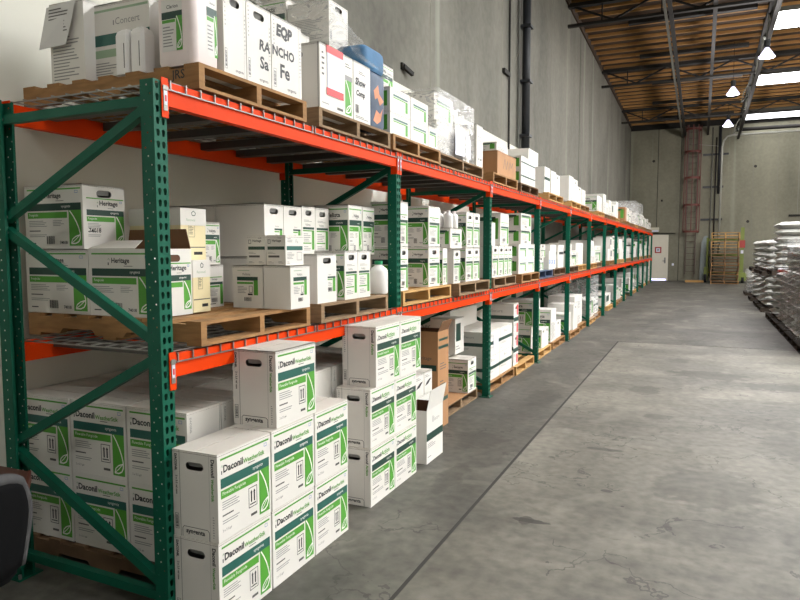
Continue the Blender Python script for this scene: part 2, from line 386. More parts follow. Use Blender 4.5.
def L_cream_lid(b): b.stroke([(.45, .6), (.42, .75), (.5, .88), (.58, .75), (.55, .6), (.45, .6)], .004, 'ink_dark'); b.text('Renewal', .22, .25, .55, 'ink_pale', maxh=.16)
def L_dirt(b): b.poly([(.1, .35), (.5, .4), (.9, .62), (.6, .6), (.3, .5)], 'ink_black'); b.lines(.1, .72, .7, .86, 2)
def L_arrowbox(b): L_velista(b); 
def L_openend(b): b.rect(.2, .68, .6, .78, 'ink_dark'); b.arrows(.22, .38, .55, .6)
def L_brownfront(b):
    b.rect(.1, .9, .9, .925, 'ink_dark'); b.rect(.05, .82, .95, .85, 'ink_dark'); b.lines(.2, .6, .8, .68, 3, 'ink_line'); b.lines(.2, .44, .7, .5, 2, 'ink_line'); b.rect(.05, .27, .95, .31, 'ink_dark')
def L_brownside(b): b.text('Heritage', .3, .70, .5, 'ink_line', maxh=.05); b.rect(.1, .6, .95, .66, 'ink_dark')
def L_bluebag(b): b.text('SB', .15, .3, .6, 'ink_blue', bold=.05, maxh=.4); b.lines(.15, .1, .8, .2, 2, 'ink_blue')
def L_text(b): b.lines(.08, .06, .9, .6, 14); b.lines(.08, .68, .6, .9, 3, 'ink_patch')
LAB = {k[2:]: v for k, v in list(globals().items()) if k.startswith('L_')}
_lm = {}
def label_mesh(kind, w, h):
    k = (kind, round(w, 3), round(h, 3))
    if k not in _lm:
        b = LB(w, h); LAB[kind](b); _lm[k] = b.mb.mesh('printed_label', INK)
    return _lm[k]

# ------------------------------------------------------------------ cartons
def stadium(cx, cy, w, h, n=5):
    r = h / 2; p = []
    for s, a0 in ((1, -PI / 2), (-1, PI / 2)):
        for i in range(n + 1):
            a = a0 + PI * i / n; p.append((cx + s * (w / 2 - r) + r * math.cos(a), cy + r * math.sin(a)))
    return p
_bm = {}
def body_mesh(dx, dy, h, hn, hf, bm, top):
    k = (round(dx, 3), round(dy, 3), round(h, 3), hn, hf, bm, top)
    if k in _bm: return _bm[k]
    b = MB(); X, Y = dx / 2, dy / 2
    b.box(-X, -Y, 0, X, Y, h, 0, skip=('n' if hn else '') + ('f' if hf else '') + ('t' if top != 'plain' else ''))
    hw = lambda w: min(.1, w * .45)
    if hn: b.holed((-X, -Y, 0), (1, 0, 0), (0, 0, 1), dx, h, [stadium(dx * .5, h * .83, hw(dx), .036)])
    if hf: b.holed((X, -Y, 0), (0, 1, 0), (0, 0, 1), dy, h, [stadium(dy * .5, h * .86, hw(dy), .036)])
    if top == 'flaps':   # slit between the two top flaps, its shade painted as a dark strip
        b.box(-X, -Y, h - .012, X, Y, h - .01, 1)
    if top == 'open':
        b.face([(-X, -Y, .02), (X, -Y, .02), (X, Y, .02), (-X, Y, .02)], 1)
        t = .004
        for q in (((-X + t, -Y + t), (X - t, -Y + t)), ((X - t, -Y + t), (X - t, Y - t)), ((X - t, Y - t), (-X + t, Y - t)), ((-X + t, Y - t), (-X + t, -Y + t))):
            (a, c), (d, e) = q; b.face([(a, c, .02), (d, e, .02), (d, e, h), (a, c, h)], 1)
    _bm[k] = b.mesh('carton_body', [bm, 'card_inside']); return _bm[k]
_fm = {}
def flap_mesh(dx, dy, h, along, side, m):
    k = (round(dx, 3), round(dy, 3), round(h, 3), along, side, m)
    if k not in _fm:
        b = MB(); X, Y, g = dx / 2, dy / 2, .0045
        if along == 'y': a, c = (-X, -g) if side < 0 else (g, X); b.box(a, -Y, h - .005, c, Y, h)
        else: a, c = (-Y, -g) if side < 0 else (g, Y); b.box(-X, a, h - .005, X, c, h)
        _fm[k] = b.mesh('top_flap', [m])
    return _fm[k]
_tuck = {}
def tuck_mesh(w, h):
    k = (round(w, 3), round(h, 3))
    if k not in _tuck:
        b = MB(); b.bar((-w / 2, 0, 0), (w / 2, 0, 0), .003, h); _tuck[k] = b.mesh('hand_hole_flap', ['ink_grey'])
    return _tuck[k]

NC = [0]
def carton(X, Y, z, dx, dy, h, label, front=None, near=None, hf=False, hn=False, flaps='y', body='card_white', group=None, rz=0, top=None, far=False, cat='carton', name='carton'):
    """X is the aisle-side plane, Y the plane towards the near end, z the base"""
    NC[0] += 1
    g = .0015
    dx -= 2 * g; dy -= 2 * g; h -= .001
    r = thing(name, label, cat, (X - g - dx / 2, Y + g + dy / 2, z + .0005), group, rz)
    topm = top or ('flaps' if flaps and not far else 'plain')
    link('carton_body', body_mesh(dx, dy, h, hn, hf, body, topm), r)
    if topm == 'flaps':
        tm = 'card_top' if body == 'card_white' else body
        for s in (-1, 1): link('top_flap', flap_mesh(dx, dy, h, flaps, s, tm), r)
    if hn and not far: o = link('hand_hole_flap', tuck_mesh(min(.1, dx * .45) * .9, .03), r, (0, -dy / 2 + .014, h * .83 + .008)); o.rotation_euler.x = .35
    if hf and not far: o = link('hand_hole_flap', tuck_mesh(min(.1, dy * .45) * .9, .03), r, (dx / 2 - .014, 0, h * .86 + .008)); o.rotation_euler = (.35, 0, PI / 2)
    if near: link('printed_label', label_mesh(near, dx, h), r, (-dx / 2, -dy / 2, 0))
    if front: link('printed_label', label_mesh(front, dy, h), r, (dx / 2, -dy / 2, 0), PI / 2)
    return r
# ------------------------------------------------------------------ room
WX, FY, CZ = -3.5, 37.4, 8.1
SLOPE = .0226                           # the roof falls gently towards the far wall
roof_z = lambda y: CZ + (FY - y) * SLOPE
ROOF = []           # rack-side wall, far wall, underside of the deck
RX, BY = 17.0, -8.5
def node_mat(name):
    m = bpy.data.materials.new(name); m.use_nodes = True; M[name] = m
    nt = m.node_tree; return nt, nt.nodes, nt.links, nt.nodes['Principled BSDF']

def ramp(nt, fac, stops):
    r = nt.nodes.new('ShaderNodeValToRGB'); e = r.color_ramp.elements
    e[0].position, e[0].color = stops[0][0], lin(stops[0][1]); e[1].position, e[1].color = stops[1][0], lin(stops[1][1])
    for p, c in stops[2:]: k = e.new(p); k.color = lin(c)
    nt.links.new(fac, r.inputs[0]); return r.outputs[0]

def noise(nt, vec, scale, detail=6, mscale=None, dist=0):
    if mscale:
        mp = nt.nodes.new('ShaderNodeMapping'); mp.inputs['Scale'].default_value = mscale; nt.links.new(vec, mp.inputs[0]); vec = mp.outputs[0]
    n = nt.nodes.new('ShaderNodeTexNoise'); n.inputs['Scale'].default_value = scale; n.inputs['Detail'].default_value = detail; n.inputs['Distortion'].default_value = dist
    nt.links.new(vec, n.inputs['Vector']); return n.outputs['Fac']

def mix(nt, f, a, b, mode='MIX'):
    x = nt.nodes.new('ShaderNodeMix'); x.data_type = 'RGBA'; x.blend_type = mode
    for s, v in ((x.inputs[0], f), (x.inputs[6], a), (x.inputs[7], b)):
        if isinstance(v, (int, float)): s.default_value = v
        elif isinstance(v, tuple): s.default_value = v
        else: nt.links.new(v, s)
    return x.outputs[2]

def math_(nt, op, a, b=None, c=None):
    x = nt.nodes.new('ShaderNodeMath'); x.operation = op
    for i, v in enumerate((a, b, c)):
        if v is None: continue
        if isinstance(v, (int, float)): x.inputs[i].default_value = v
        else: nt.links.new(v, x.inputs[i])
    return x.outputs[0]

def concrete_wall(name, horiz, base='8d8a7c', dark='716f63', pale='a9a797'):
    nt, N, Lk, B = node_mat(name)
    tc = N.new('ShaderNodeTexCoord').outputs['Object']
    big = noise(nt, tc, .45, 9, (1, 1, .55), dist=1.0)
    ms = (1, .9, .1) if horiz == 'y' else (.9, 1, .1)
    streak = noise(nt, tc, 1.1, 6, ms, .3)
    fine = noise(nt, tc, 9, 8)
    c1 = ramp(nt, streak, [(.28, dark), (.72, pale), (.5, base)])
    c2 = ramp(nt, big, [(.3, dark), (.7, pale), (.5, base)])
    c = mix(nt, .6, c1, c2)
    c = mix(nt, .35, c, ramp(nt, fine, [(.3, '8a887c'), (.75, 'a5a396')]), 'MULTIPLY') if False else mix(nt, .18, c, ramp(nt, fine, [(.35, dark), (.65, pale)]))
    drip = ramp(nt, noise(nt, tc, .9, 3, (1, 1.6, .05) if horiz == 'y' else (1.6, 1, .05)), [(.62, '000000'), (.75, 'ffffff')])
    c = mix(nt, math_(nt, 'MULTIPLY', drip, .45), c, lin('a9b0a0'))
    Lk.new(c, B.inputs['Base Color']); B.inputs['Roughness'].default_value = .85
    bp = N.new('ShaderNodeBump'); bp.inputs['Strength'].default_value = .12; Lk.new(fine, bp.inputs['Height']); Lk.new(bp.outputs[0], B.inputs['Normal'])
concrete_wall('concrete_left', 'y', '6a685e', '4d4b44', '827f74')
concrete_wall('concrete_far', 'x', '7b7867', '636153', '8d8a78')
mat('wall_paint', 'd3d1c4', .7, var=.04, scale=1.5)
mat('joint_dark', '35332e', .9)
mat('joint_pale', '807d70', .9)

# floor: worn sealed slab, paler pour between the joints, stains and hairline cracks
nt, N, Lk, B = node_mat('floor_concrete')
tc = N.new('ShaderNodeTexCoord').outputs['Object']
sep = N.new('ShaderNodeSeparateXYZ'); Lk.new(tc, sep.inputs[0]); fx, fy = sep.outputs[0], sep.outputs[1]
A = ramp(nt, noise(nt, tc, .55, 8, dist=.8), [(.3, '605d53'), (.68, '858175'), (.5, '736f64')])
A = mix(nt, .35, A, ramp(nt, noise(nt, tc, 2.2, 9, (1, .45, 1), .5), [(.3, '625f56'), (.7, '8f8b7f')]))
Dk = ramp(nt, noise(nt, tc, .9, 8, (1.6, .5, 1), .5), [(.3, '504e47'), (.7, '726f65'), (.5, '605d55')])
pour = math_(nt, 'MULTIPLY', math_(nt, 'GREATER_THAN', fx, -1.31), math_(nt, 'LESS_THAN', fy, 12.62))
c = mix(nt, pour, Dk, A)
band = ramp(nt, noise(nt, tc, .8, 5, (.35, 1.3, 1), .8), [(.46, '000000'), (.62, 'ffffff')])
c = mix(nt, math_(nt, 'MULTIPLY', band, .55), c, lin('504e48'))
vo = N.new('ShaderNodeTexVoronoi'); vo.feature = 'DISTANCE_TO_EDGE'; vo.inputs['Scale'].default_value = 1.1
wv = N.new('ShaderNodeVectorMath'); wv.operation = 'ADD'; wn = N.new('ShaderNodeTexNoise'); wn.inputs['Scale'].default_value = 2.5; wn.inputs['Detail'].default_value = 6
Lk.new(tc, wn.inputs['Vector']); Lk.new(tc, wv.inputs[0]); Lk.new(wn.outputs['Color'], wv.inputs[1]); Lk.new(wv.outputs[0], vo.inputs['Vector'])
crk = math_(nt, 'LESS_THAN', vo.outputs['Distance'], .009)
crk = math_(nt, 'MULTIPLY', crk, math_(nt, 'GREATER_THAN', noise(nt, tc, 1.1, 3), .5))
c = mix(nt, math_(nt, 'MULTIPLY', crk, .6), c, lin('403e39'))
c = mix(nt, .5, c, ramp(nt, noise(nt, tc, 13, 10), [(.3, '8c8c8c'), (.7, 'ffffff')]), 'MULTIPLY')
c = mix(nt, math_(nt, 'MULTIPLY', ramp(nt, noise(nt, tc, 1.7, 10, (1, .8, 1), 1.2), [(.55, '000000'), (.7, 'ffffff')]), .35), c, lin('8f8b7f'))
wob = noise(nt, tc, 7, 4)
for (sx, sy, rx, ry, st) in [(-.93, 4.02, .13, .035, .75), (-.95, 4.02, .05, .09, .5), (-.72, 5.75, .16, .05, .5), (-.35, 7.1, .22, .10, .35), (.15, 9.7, .55, .35, .4), (.95, 9.2, .5, .3, .4), (-.25, 10.8, .2, .22, .35), (-.55, 8.4, .2, .3, .35), (.1, 5.1, .4, .5, .28), (1.0, 6.5, .5, .6, .25), (-.55, 4.75, .05, .03, .6), (-.42, 4.5, .02, .02, .8), (-.3, 3.2, .1, .04, .5), (-1.75, 5.6, .25, .3, .35), (-1.65, 4.6, .1, .4, .3), (-1.6, 7.5, .2, .5, .3), (.3, 14.5, .9, .8, .25)]:
    dx = math_(nt, 'DIVIDE', math_(nt, 'SUBTRACT', fx, sx), rx); dy = math_(nt, 'DIVIDE', math_(nt, 'SUBTRACT', fy, sy), ry)
    d = math_(nt, 'ADD', math_(nt, 'SQRT', math_(nt, 'ADD', math_(nt, 'MULTIPLY', dx, dx), math_(nt, 'MULTIPLY', dy, dy))), math_(nt, 'MULTIPLY', math_(nt, 'SUBTRACT', wob, .5), 1.6))
    k = math_(nt, 'MULTIPLY', ramp(nt, d, [(.75, 'ffffff'), (1.1 if ry > .1 else .9, '000000')]), min(.85, st * 1.35))
    c = mix(nt, k, c, lin('3a3833'))
Lk.new(c, B.inputs['Base Color'])
rr = N.new('ShaderNodeMapRange'); rr.inputs['To Min'].default_value = .46; rr.inputs['To Max'].default_value = .68
Lk.new(noise(nt, tc, 1.6, 5), rr.inputs[0]); Lk.new(rr.outputs[0], B.inputs['Roughness'])
B.inputs['Specular IOR Level'].default_value = .28

b = MB(); b.box(WX - .2, BY - .2, -.2, RX + .2, FY + .2, 0); struct('floor', b, 'floor_concrete')
# joints in the floor: a long sealed saw cut and the cross joint at its end
b = MB(); b.box(-1.333, BY, 0, -1.312, 12.62, .002); struct('trim_1', b, 'joint_dark')
b = MB(); b.box(-1.331, 12.605, 0, RX, 12.618, .0015); struct('trim_2', b, 'joint_dark')

b = MB(); b.box(WX - .2, BY, 0, WX, FY, CZ + .3); b.v = [(x, y, (roof_z(y) + .2 if zz > 1 else zz)) for x, y, zz in b.v]; struct('wall_left', b, 'concrete_left')
b = MB(); b.box(WX, BY, 0, WX + .004, 14.25, 3.76); struct('trim_3', b, 'wall_paint')                # white painted dado behind the racks
for k, yy in enumerate((8.8, 12.43, 16.9, 21.15, 28.2, 34.6)):
    b = MB(); b.box(WX, yy, 3.76, WX + .003, yy + (.03 if k % 2 else .02), roof_z(yy)); struct('trim_%d' % (4 + k), b, 'joint_dark' if k in (3, 5) else 'joint_pale')
b = MB(); b.box(WX - .2, FY, 0, RX + .2, FY + .2, CZ + .2); struct('wall_far', b, 'concrete_far')
for k, xx in enumerate((-2.15, -1.05, 2.25, 3.3, 4.2)):
    b = MB(); b.box(xx, FY - .003, 2.6 if xx < -2 else 0, xx + .03, FY, CZ); struct('trim_%d' % (10 + k), b, 'joint_pale' if k > 1 else 'joint_dark')
b = MB(); b.box(RX, BY, 0, RX + .2, FY, CZ + 1.2); struct('wall_right', b, 'wall_paint')
b = MB(); b.box(WX - .2, BY - .2, 0, RX + .2, BY, CZ + 1.2); struct('wall_back', b, 'concrete_left')

# roof deck on wood joists, skylights between them
sky_rows = [35.45 + 6.85 * k for k in range(-6, 1)]  # rearmost row is unseen, added to light the faces turned to the camera
sky_cols = [1.7, 7.0, 12.4]  # columns past the first are unseen, added to light the aisle-side faces
holes = []
ce = MB(); ce.box(WX - .2, BY - .2, CZ, RX + .2, FY + .2, CZ + .06)
ceil = struct('ceiling', ce, 'deck_wood'); ROOF.append(ceil)
yy = BY + .3; JO = None
while yy < FY - .1:
    if not any(abs(yy - (s + .78)) < .72 for s in sky_rows):
        j = MB(); j.box(WX, yy - .035, CZ - .085, RX, yy + .035, CZ); j.build('joist', ['joist_wood'], ceil)
    else:
        j = MB(); j.box(WX, yy - .035, CZ - .085, 1.55, yy + .035, CZ); j.build('joist', ['joist_wood'], ceil)
    yy += .61
b = MB(); b.box(WX, BY, CZ - .2, WX + .05, FY, CZ); b.build('ledger', ['deck_wood'], ceil)
b = MB(); b.box(WX, FY - .06, CZ - .3, RX, FY, CZ); b.build('ledger', ['steel_dark'], ceil)
n = 0
for i, sy in enumerate(sky_rows):
    for j, sx in enumerate(sky_cols):
        L = 3.6
        n += 1
        w = MB(); fr = .07; x1, y1 = sx + L, sy + 1.55; z0 = CZ - .2
        for q in ((sx - fr, sy - fr, x1 + fr, sy), (sx - fr, y1, x1 + fr, y1 + fr), (sx - fr, sy, sx, y1), (x1, sy, x1 + fr, y1)):
            w.box(q[0], q[1], z0, q[2], q[3], CZ)
        o = struct('window_%d' % n, w, 'steel_grey'); ROOF.append(o)
        pn = MB(); pn.box(sx, sy, z0 + .004, x1, y1, z0 + .012); pn.build('skylight_pane', ['skylight_glow_%d' % i], o)

# steel in the roof: cross trusses and the lines running down the hall
n = 0
def truss(yc, x0, x1, zt, zb, full=True):
    global n
    n += 1
    b = MB(); b.box(x0, yc - .09, zt - .1, x1, yc + .09, zt)
    o = struct('beam_%d' % n, b, 'steel_dark'); ROOF.append(o)
    if full:
        b = MB(); b.box(x0, yc - .06, zb, x1, yc + .06, zb + .07); b.build('bottom_chord', ['steel_dark'], o)
        x = x0 + .15; up = True
        while x < x1 - 1.1:
            q = MB(); q.bar((x, yc, zt - .08 if up else zb + .06), (x + 1.05, yc, zb + .06 if up else zt - .08), .05, .05); q.build('web_rod', ['steel_dark'], o)
            x += 1.05; up = not up
        for x in (x0 + .9, x0 + 2.4):
            q = MB(); q.bar((x, yc, zb + .06), (x, yc, zt - .08), .035, .035); q.build('web_rod', ['steel_dark'], o)
    return o
for yc in (12.2, 19.05, 25.9, 32.75):
    truss(yc, WX, RX, CZ - .16, CZ - .78)
for yc in (20.6, 24.0, 27.6, 31.0, 34.2):          # light purlins that start part way across
    truss(yc, -2.05 + rng.uniform(-.2, .2), 1.2, CZ - .3, CZ - .5, False)
def line(name_k, x, z, w, h, m, y0=8.0, y1=FY):
    b = MB(); b.box(x - w / 2, y0, z - h / 2, x + w / 2, y1, z + h / 2); o = struct('beam_%d' % name_k, b, m); ROOF.append(o); return o
line(40, -1.0, 7.34, .065, .07, 'steel_grey'); line(41, -.88, 7.38, .1, .12, 'steel_dark')
line(42, .17, 7.42, .1, .12, 'steel_dark')
g = MB(); g.box(1.46, 8, 7.62, 1.6, FY, 7.74); go = struct('beam_43', g, 'steel_dark'); ROOF.append(go)
g = MB(); g.box(1.48, 8, 7.06, 1.58, FY, 7.14); g.build('bottom_chord', ['steel_dark'], go)
y = 14.0; up = True
while y < FY - 1:
    q = MB(); q.bar((1.53, y, 7.12 if up else 7.64), (1.53, y + 1, 7.64 if up else 7.12), .06, .05); q.build('web_rod', ['steel_grey'], go); y += 1; up = not up
q = MB(); q.tube([(1.64, 10, 7.3), (1.64, 37, 7.3)], .018, 8); q.build('conduit_run', ['steel_grey'], go)
for yy in (26.2, 32.5):       # a loop of cable that hangs below the girder
    q = MB(); q.tube([(1.36, yy, 7.1), (1.22, yy + .3, 6.85), (1.16, yy + .7, 6.6), (1.25, yy + 1.1, 6.75), (1.4, yy + 1.4, 7.08)], .02, 6); q.build('cable_loop', ['steel_grey'], go)

TILT = Matrix.Translation((0, FY, CZ)) @ Matrix.Rotation(-SLOPE, 4, 'X') @ Matrix.Translation((0, -FY, -CZ))
for o in ROOF: o.matrix_world = TILT
# high-bay lamps
def lamp(x, y, z, label):
    o = thing('high_bay_lamp', label, 'ceiling lamp', (x, y, z), 'high bay lamps along the girder'); o.scale = (.7, .7, .7)
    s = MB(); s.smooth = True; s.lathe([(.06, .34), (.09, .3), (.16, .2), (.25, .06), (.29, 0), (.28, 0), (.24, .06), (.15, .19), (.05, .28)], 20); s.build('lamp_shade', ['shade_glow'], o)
    s = MB(); s.smooth = True; s.lathe([(0, -.02), (.26, -.01), (.27, .02), (.17, .1), (0, .12)], 18); s.build('glowing_lens', ['lamp_glow'], o)
    s = MB(); s.lathe([(0, .62), (.11, .62), (.11, .38), (.06, .34), (0, .34)], 14); s.build('ballast_housing', ['rubber'], o)
    s = MB(); s.tube([(0, 0, .6), (0, 0, (roof_z(y) - z - .09) / .7)], .012, 6); s.build('hanger_rod', ['steel_dark'], o)
    l = bpy.data.lights.new('lamp_light', 'POINT'); l.energy = 260; l.shadow_soft_size = .2; l.color = (1, .95, .93)
    lo = bpy.data.objects.new('lamp_light', l); COL.objects.link(lo); lo.parent = o; lo.location = (0, 0, -.25)
lamp(1.42, 20.0, 6.62, 'large glowing bell lamp hung under the roof, closest to the camera of three')
lamp(.81, 24.5, 6.66, 'glowing bell lamp hung under the roof, middle one of the three')
lamp(.88, 30.8, 6.68, 'smallest glowing bell lamp, hung under the roof closest to the far wall')

# ------------------------------------------------------------------ things on the walls
def on(name, label, cat, mb, mats, loc=(0, 0, 0), group=None):
    o = mb.build(name, mats, None, loc); return tag(o, label, cat, group)
# rack-side wall
p = MB(); p.smooth = True; p.tube([(WX + .12, 13.85, 3.78), (WX + .12, 13.85, 7.6)], .085, 14)
o = thing('downpipe', 'thick black vertical downpipe on the concrete wall above the racks', 'pipe'); p.build('pipe', ['pipe_black'], o)
for zz in (4.0, 5.1, 6.2, 7.3):
    q = MB(); q.box(WX + .003, 13.72, zz, WX + .23, 13.98, zz + .05); q.build('pipe_clamp', ['pipe_black'], o)
o = thing('conduit_tube', 'thin brown conduit running up the wall beside the black downpipe', 'conduit')
q = MB(); q.tube([(WX + .035, 12.85, 3.0), (WX + .035, 12.85, 7.9)], .02, 6); q.build('tube', ['steel_dark'], o)
q = MB(); q.box(WX + .003, 12.45, 5.0, WX + .06, 12.85, 5.08); q.build('stand_off', ['steel_dark'], o)
o = thing('conduit_tube', 'slim grey pipe close beside the thick black downpipe on its camera side', 'conduit')
q = MB(); q.tube([(WX + .04, 13.55, 3.75), (WX + .04, 13.55, 7.9)], .025, 6); q.build('tube', ['steel_grey'], o)
o = thing('steel_bracket', 'short dark steel bracket sticking out of the concrete above the wrapped pallets', 'bracket', (WX, 7.92, 3.93))
q = MB(); q.bar((.03, -.1, .06), (.07, .1, -.0), .04, .05); q.build('arm', ['steel_dark'], o)
q = MB(); q.box(.002, -.13, .02, .03, -.05, .1); q.build('fixing_plate', ['steel_dark'], o)

# far wall: item positions scaled about the camera to this wall's depth
d = MB(); DX0, DX1 = -2.40, -1.60
d.box(DX0, FY - .04, .09, DX1, FY - .005, 2.3); o = struct('door_1', d, 'door_paint')
for q in ((DX0 - .07, DX0), (DX1, DX1 + .07)):
    k = MB(); k.box(q[0], FY - .06, 0, q[1], FY, 2.38); k.build('door_frame', ['door_paint'], o)
k = MB(); k.box(DX0, FY - .06, 2.3, DX1, FY, 2.38); k.build('door_frame', ['door_paint'], o)
k = MB(); k.tube([(DX1 - .07, FY - .05, 1.02), (DX1 - .07, FY - .1, 1.02), (DX1 - .19, FY - .1, 1.02)], .016, 6); k.build('door_handle', ['steel_dark'], o)
k = MB(); k.box(DX1 - .12, FY - .045, .9, DX1 - .04, FY - .04, 1.2); k.build('lock_plate', ['zinc'], o)
k = MB(); k.box(DX0 + .02, FY - .03, .0, DX1 - .02, FY - .02, .09); k.build('daylight_gap', ['gap_glow'], o)
k = MB(); k.box(DX0 - .1, FY - .14, 2.44, -1.2, FY, 2.47); on('drip_canopy', 'thin dark ledge over the far door', 'ledge', k, ['steel_dark'])
o = thing('door_sign', 'square white notice with a thick red frame on the far door', 'sign', (-2.02, FY - .045, 1.59))
k = MB(); k.box(-.16, -.01, -.16, .16, 0, .16); k.build('red_frame', ['red_paint'], o)
k = MB(); k.box(-.095, -.013, -.095, .095, -.0101, .095); k.build('notice_panel', ['paper'], o)
k = MB(); k.box(-.05, -.015, -.04, .05, -.0131, .05); k.build('printed_symbol', ['ink_grey'], o)
o = thing('box_light', 'small cream box light on the wall over the far door', 'lamp', (-2.2, FY - .02, 2.6))
k = MB(); k.box(-.2, -.16, -.08, .2, 0, .16); k.build('housing', ['fixture'], o)
k = MB(); k.box(-.17, -.165, -.07, .17, -.1601, .02); k.build('lens', ['paper'], o)
k = MB(); k.box(-1.34, FY - .02, .78, -1.24, FY, .9); on('light_switch', 'small white switch plate on the concrete between door and ladder', 'switch', k, ['paper'])
k = MB(); k.box(-1.95, FY - .03, 4.1, -1.86, FY, 4.2); on('junction_box', 'tiny dark junction box on the concrete above the far door', 'junction box', k, ['steel_dark'])
k = MB(); k.box(3.85, FY - .04, 3.2, 4.35, FY, 3.3); on('metal_plate', 'short dark plate on the far wall above the wrapped bags', 'plate', k, ['steel_dark'])
for xx, zz, lb in ((-2.35, 6.2, 'small round plug mark on the far wall high above the door'), (2.35, 5.7, 'round patch plug high on the far wall beside the conduit'), (2.1, 3.0, 'round patch plug on the far wall over the pallet stack')):
    k = MB(); k.tube([(xx, FY - .012, zz), (xx, FY, zz)], .07, 12); on('round_plug', lb, 'wall plug', k, ['joint_dark'])

# caged ladder
o = thing('caged_ladder', 'red caged roof ladder on the far concrete wall', 'ladder', (-.48, FY - .22, 0))
LW = .22
for s in (-1, 1):
    k = MB(); k.box(s * LW - .025, -.03, .35, s * LW + .025, .03, CZ - .2); k.build('side_rail', ['rung_grey'], o)
zz = .5; kk = 0
while zz < CZ - .3:
    k = MB(); k.tube([(-LW, 0, zz), (LW, 0, zz)], .014, 6); k.build('rung', ['rung_grey'], o); zz += .305
hoops = [2.52, 3.85, 5.2, 6.5, 7.6]
def hp(t, z): return (.37 * math.cos(t), -.3 + .02 - .38 * math.sin(t), z)
for z in hoops:
    k = MB()
    P = [hp(PI * i / 14, z) for i in range(15)]
    P = [(LW, 0, z), (.37, -.1, z)] + P[0:] + [(-.37, -.1, z), (-LW, 0, z)]
    for a, c in zip(P, P[1:]): k.bar(a, c, .02, .1)
    k.build('cage_hoop', ['ladder_red'], o)
for i in range(5):
    t = PI * i / 4; a = hp(t, 0)
    k = MB(); k.box(a[0] - .022, a[1] - .012, 2.5, a[0] + .022, a[1] + .012, CZ - .3); k.build('cage_strip', ['ladder_red'], o)
for z in (1.3, 3.9, 6.5):
    for s in (-1, 1):
        k = MB(); k.box(s * LW - .02, 0, z, s * LW + .02, .22, z + .04); k.build('wall_tie', ['steel_dark'], o)

# unistrut and pipes on the far wall
for z, x0, x1, lb in ((6.38, -.02, 1.15, 'top one of three dark strut rails behind the far pipes'), (4.76, .0, .95, 'middle one of three dark strut rails behind the far pipes'), (3.13, -.05, .95, 'lowest of three dark strut rails, above the pallet stack')):
    k = MB(); k.box(x0, FY - .05, z - .05, x1, FY, z + .05); on('strut_rail', lb, 'bracket', k, ['pipe_black'], group='strut rails on the far wall')
for x, r, z0, z1, m, lb in ((.4, .03, .3, 7.7, 'steel_grey', 'thin grey pipe on the far wall beside the caged ladder'), (.58, .035, .3, 7.2, 'steel_dark', 'dark pipe on the far wall behind the pale conduit'), (.74, .075, 4.4, 7.75, 'pipe_black', 'thick black pipe high on the far wall behind the pale conduit')):
    k = MB(); k.smooth = True; k.tube([(x, FY - .13, z0), (x, FY - .13, z1)], r, 10); on('riser_pipe', lb, 'pipe', k, [m])
o = thing('pale_conduit', 'pale conduit rising up the far wall and bending along under the roof', 'conduit')
k = MB(); k.smooth = True; k.tube([(.82, FY - .3, 1.4), (.84, FY - .3, 6.7), (.9, FY - .3, 7.0), (1.05, FY - .3, 7.18), (1.3, FY - .3, 7.24), (6, FY - .3, 7.24)], .05, 10); k.build('tube', ['conduit'], o)
for z in (3.13, 4.76, 6.38):
    k = MB(); k.box(.76, FY - .31, z - .03, .9, FY - .05, z + .03); k.build('pipe_clamp', ['steel_grey'], o)
k = MB(); k.smooth = True; k.tube([(1.4, FY - .5, 7.45), (8, FY - .5, 7.45)], .09, 10); on('roof_pipe', 'fat dark pipe along the far wall just under the roof', 'pipe', k, ['steel_dark'])
k = MB(); k.tube([(-.6, FY - .15, 6.95), (.75, FY - .15, 6.75)], .015, 6); on('roof_cable', 'thin pale cable slung across the top of the far wall', 'cable', k, ['conduit'])

# ------------------------------------------------------------------ pallet rack
RXF = -2.165; Y0 = 2.224; PIT = 2.515; PW = .076; RD = 1.07; ZT = 2.44; ZM = 1.228
def post_mesh():
    """slotted channel post, open towards the rack; front face at x=0, near face at y=0"""
    b = MB(); row = .0508; n = 48; t = .076
    def tear(cx, cy):
        p = [(cx + .0105 * math.cos(a), cy + .006 + .0105 * math.sin(a)) for a in [i * PI / 6 - .3 for i in range(0, 8)]]
        return p[:7] + [(cx - .006, cy - .014), (cx + .006, cy - .014)]
    def hexa(cx, cy, r): return [(cx + r * math.cos(i * PI / 3), cy + r * math.sin(i * PI / 3)) for i in range(6)]
    for i in range(n):
        z = i * row
        b.holed((0, 0, z), (0, 1, 0), (0, 0, 1), PW, row, [tear(.022, .026), tear(.054, .026)])
        hs = [hexa(-t * .5 + t, .026, .0045)] if i % 2 else [hexa(t * .3, .012, .004), hexa(t * .75, .038, .004)]
        b.holed((-t, 0, z), (1, 0, 0), (0, 0, 1), t, row, hs)
        b.holed((0, PW, z), (-1, 0, 0), (0, 0, 1), t, row, [hexa(t * .5, .026, .0045)])
    b.face([(-t, 0, n * row), (-t, .003, n * row), (0, .003, n * row), (0, 0, n * row)])
    for y in (0, PW - .014): b.box(-t, y, 0, -t + .003, y + .014, n * row)
    return b.mesh('slotted_post', ['rack_green'])
POST = post_mesh()
bp_ = MB(); bp_.box(-.1, -.03, 0, .025, PW + .03, .008); bp_.tube([(.008, -.015, .008), (.008, -.015, .03)], .009, 6, 1); bp_.tube([(-.085, PW + .015, .008), (-.085, PW + .015, .03)], .009, 6, 1)
BASE = bp_.mesh('base_plate', ['rack_green', 'zinc'])
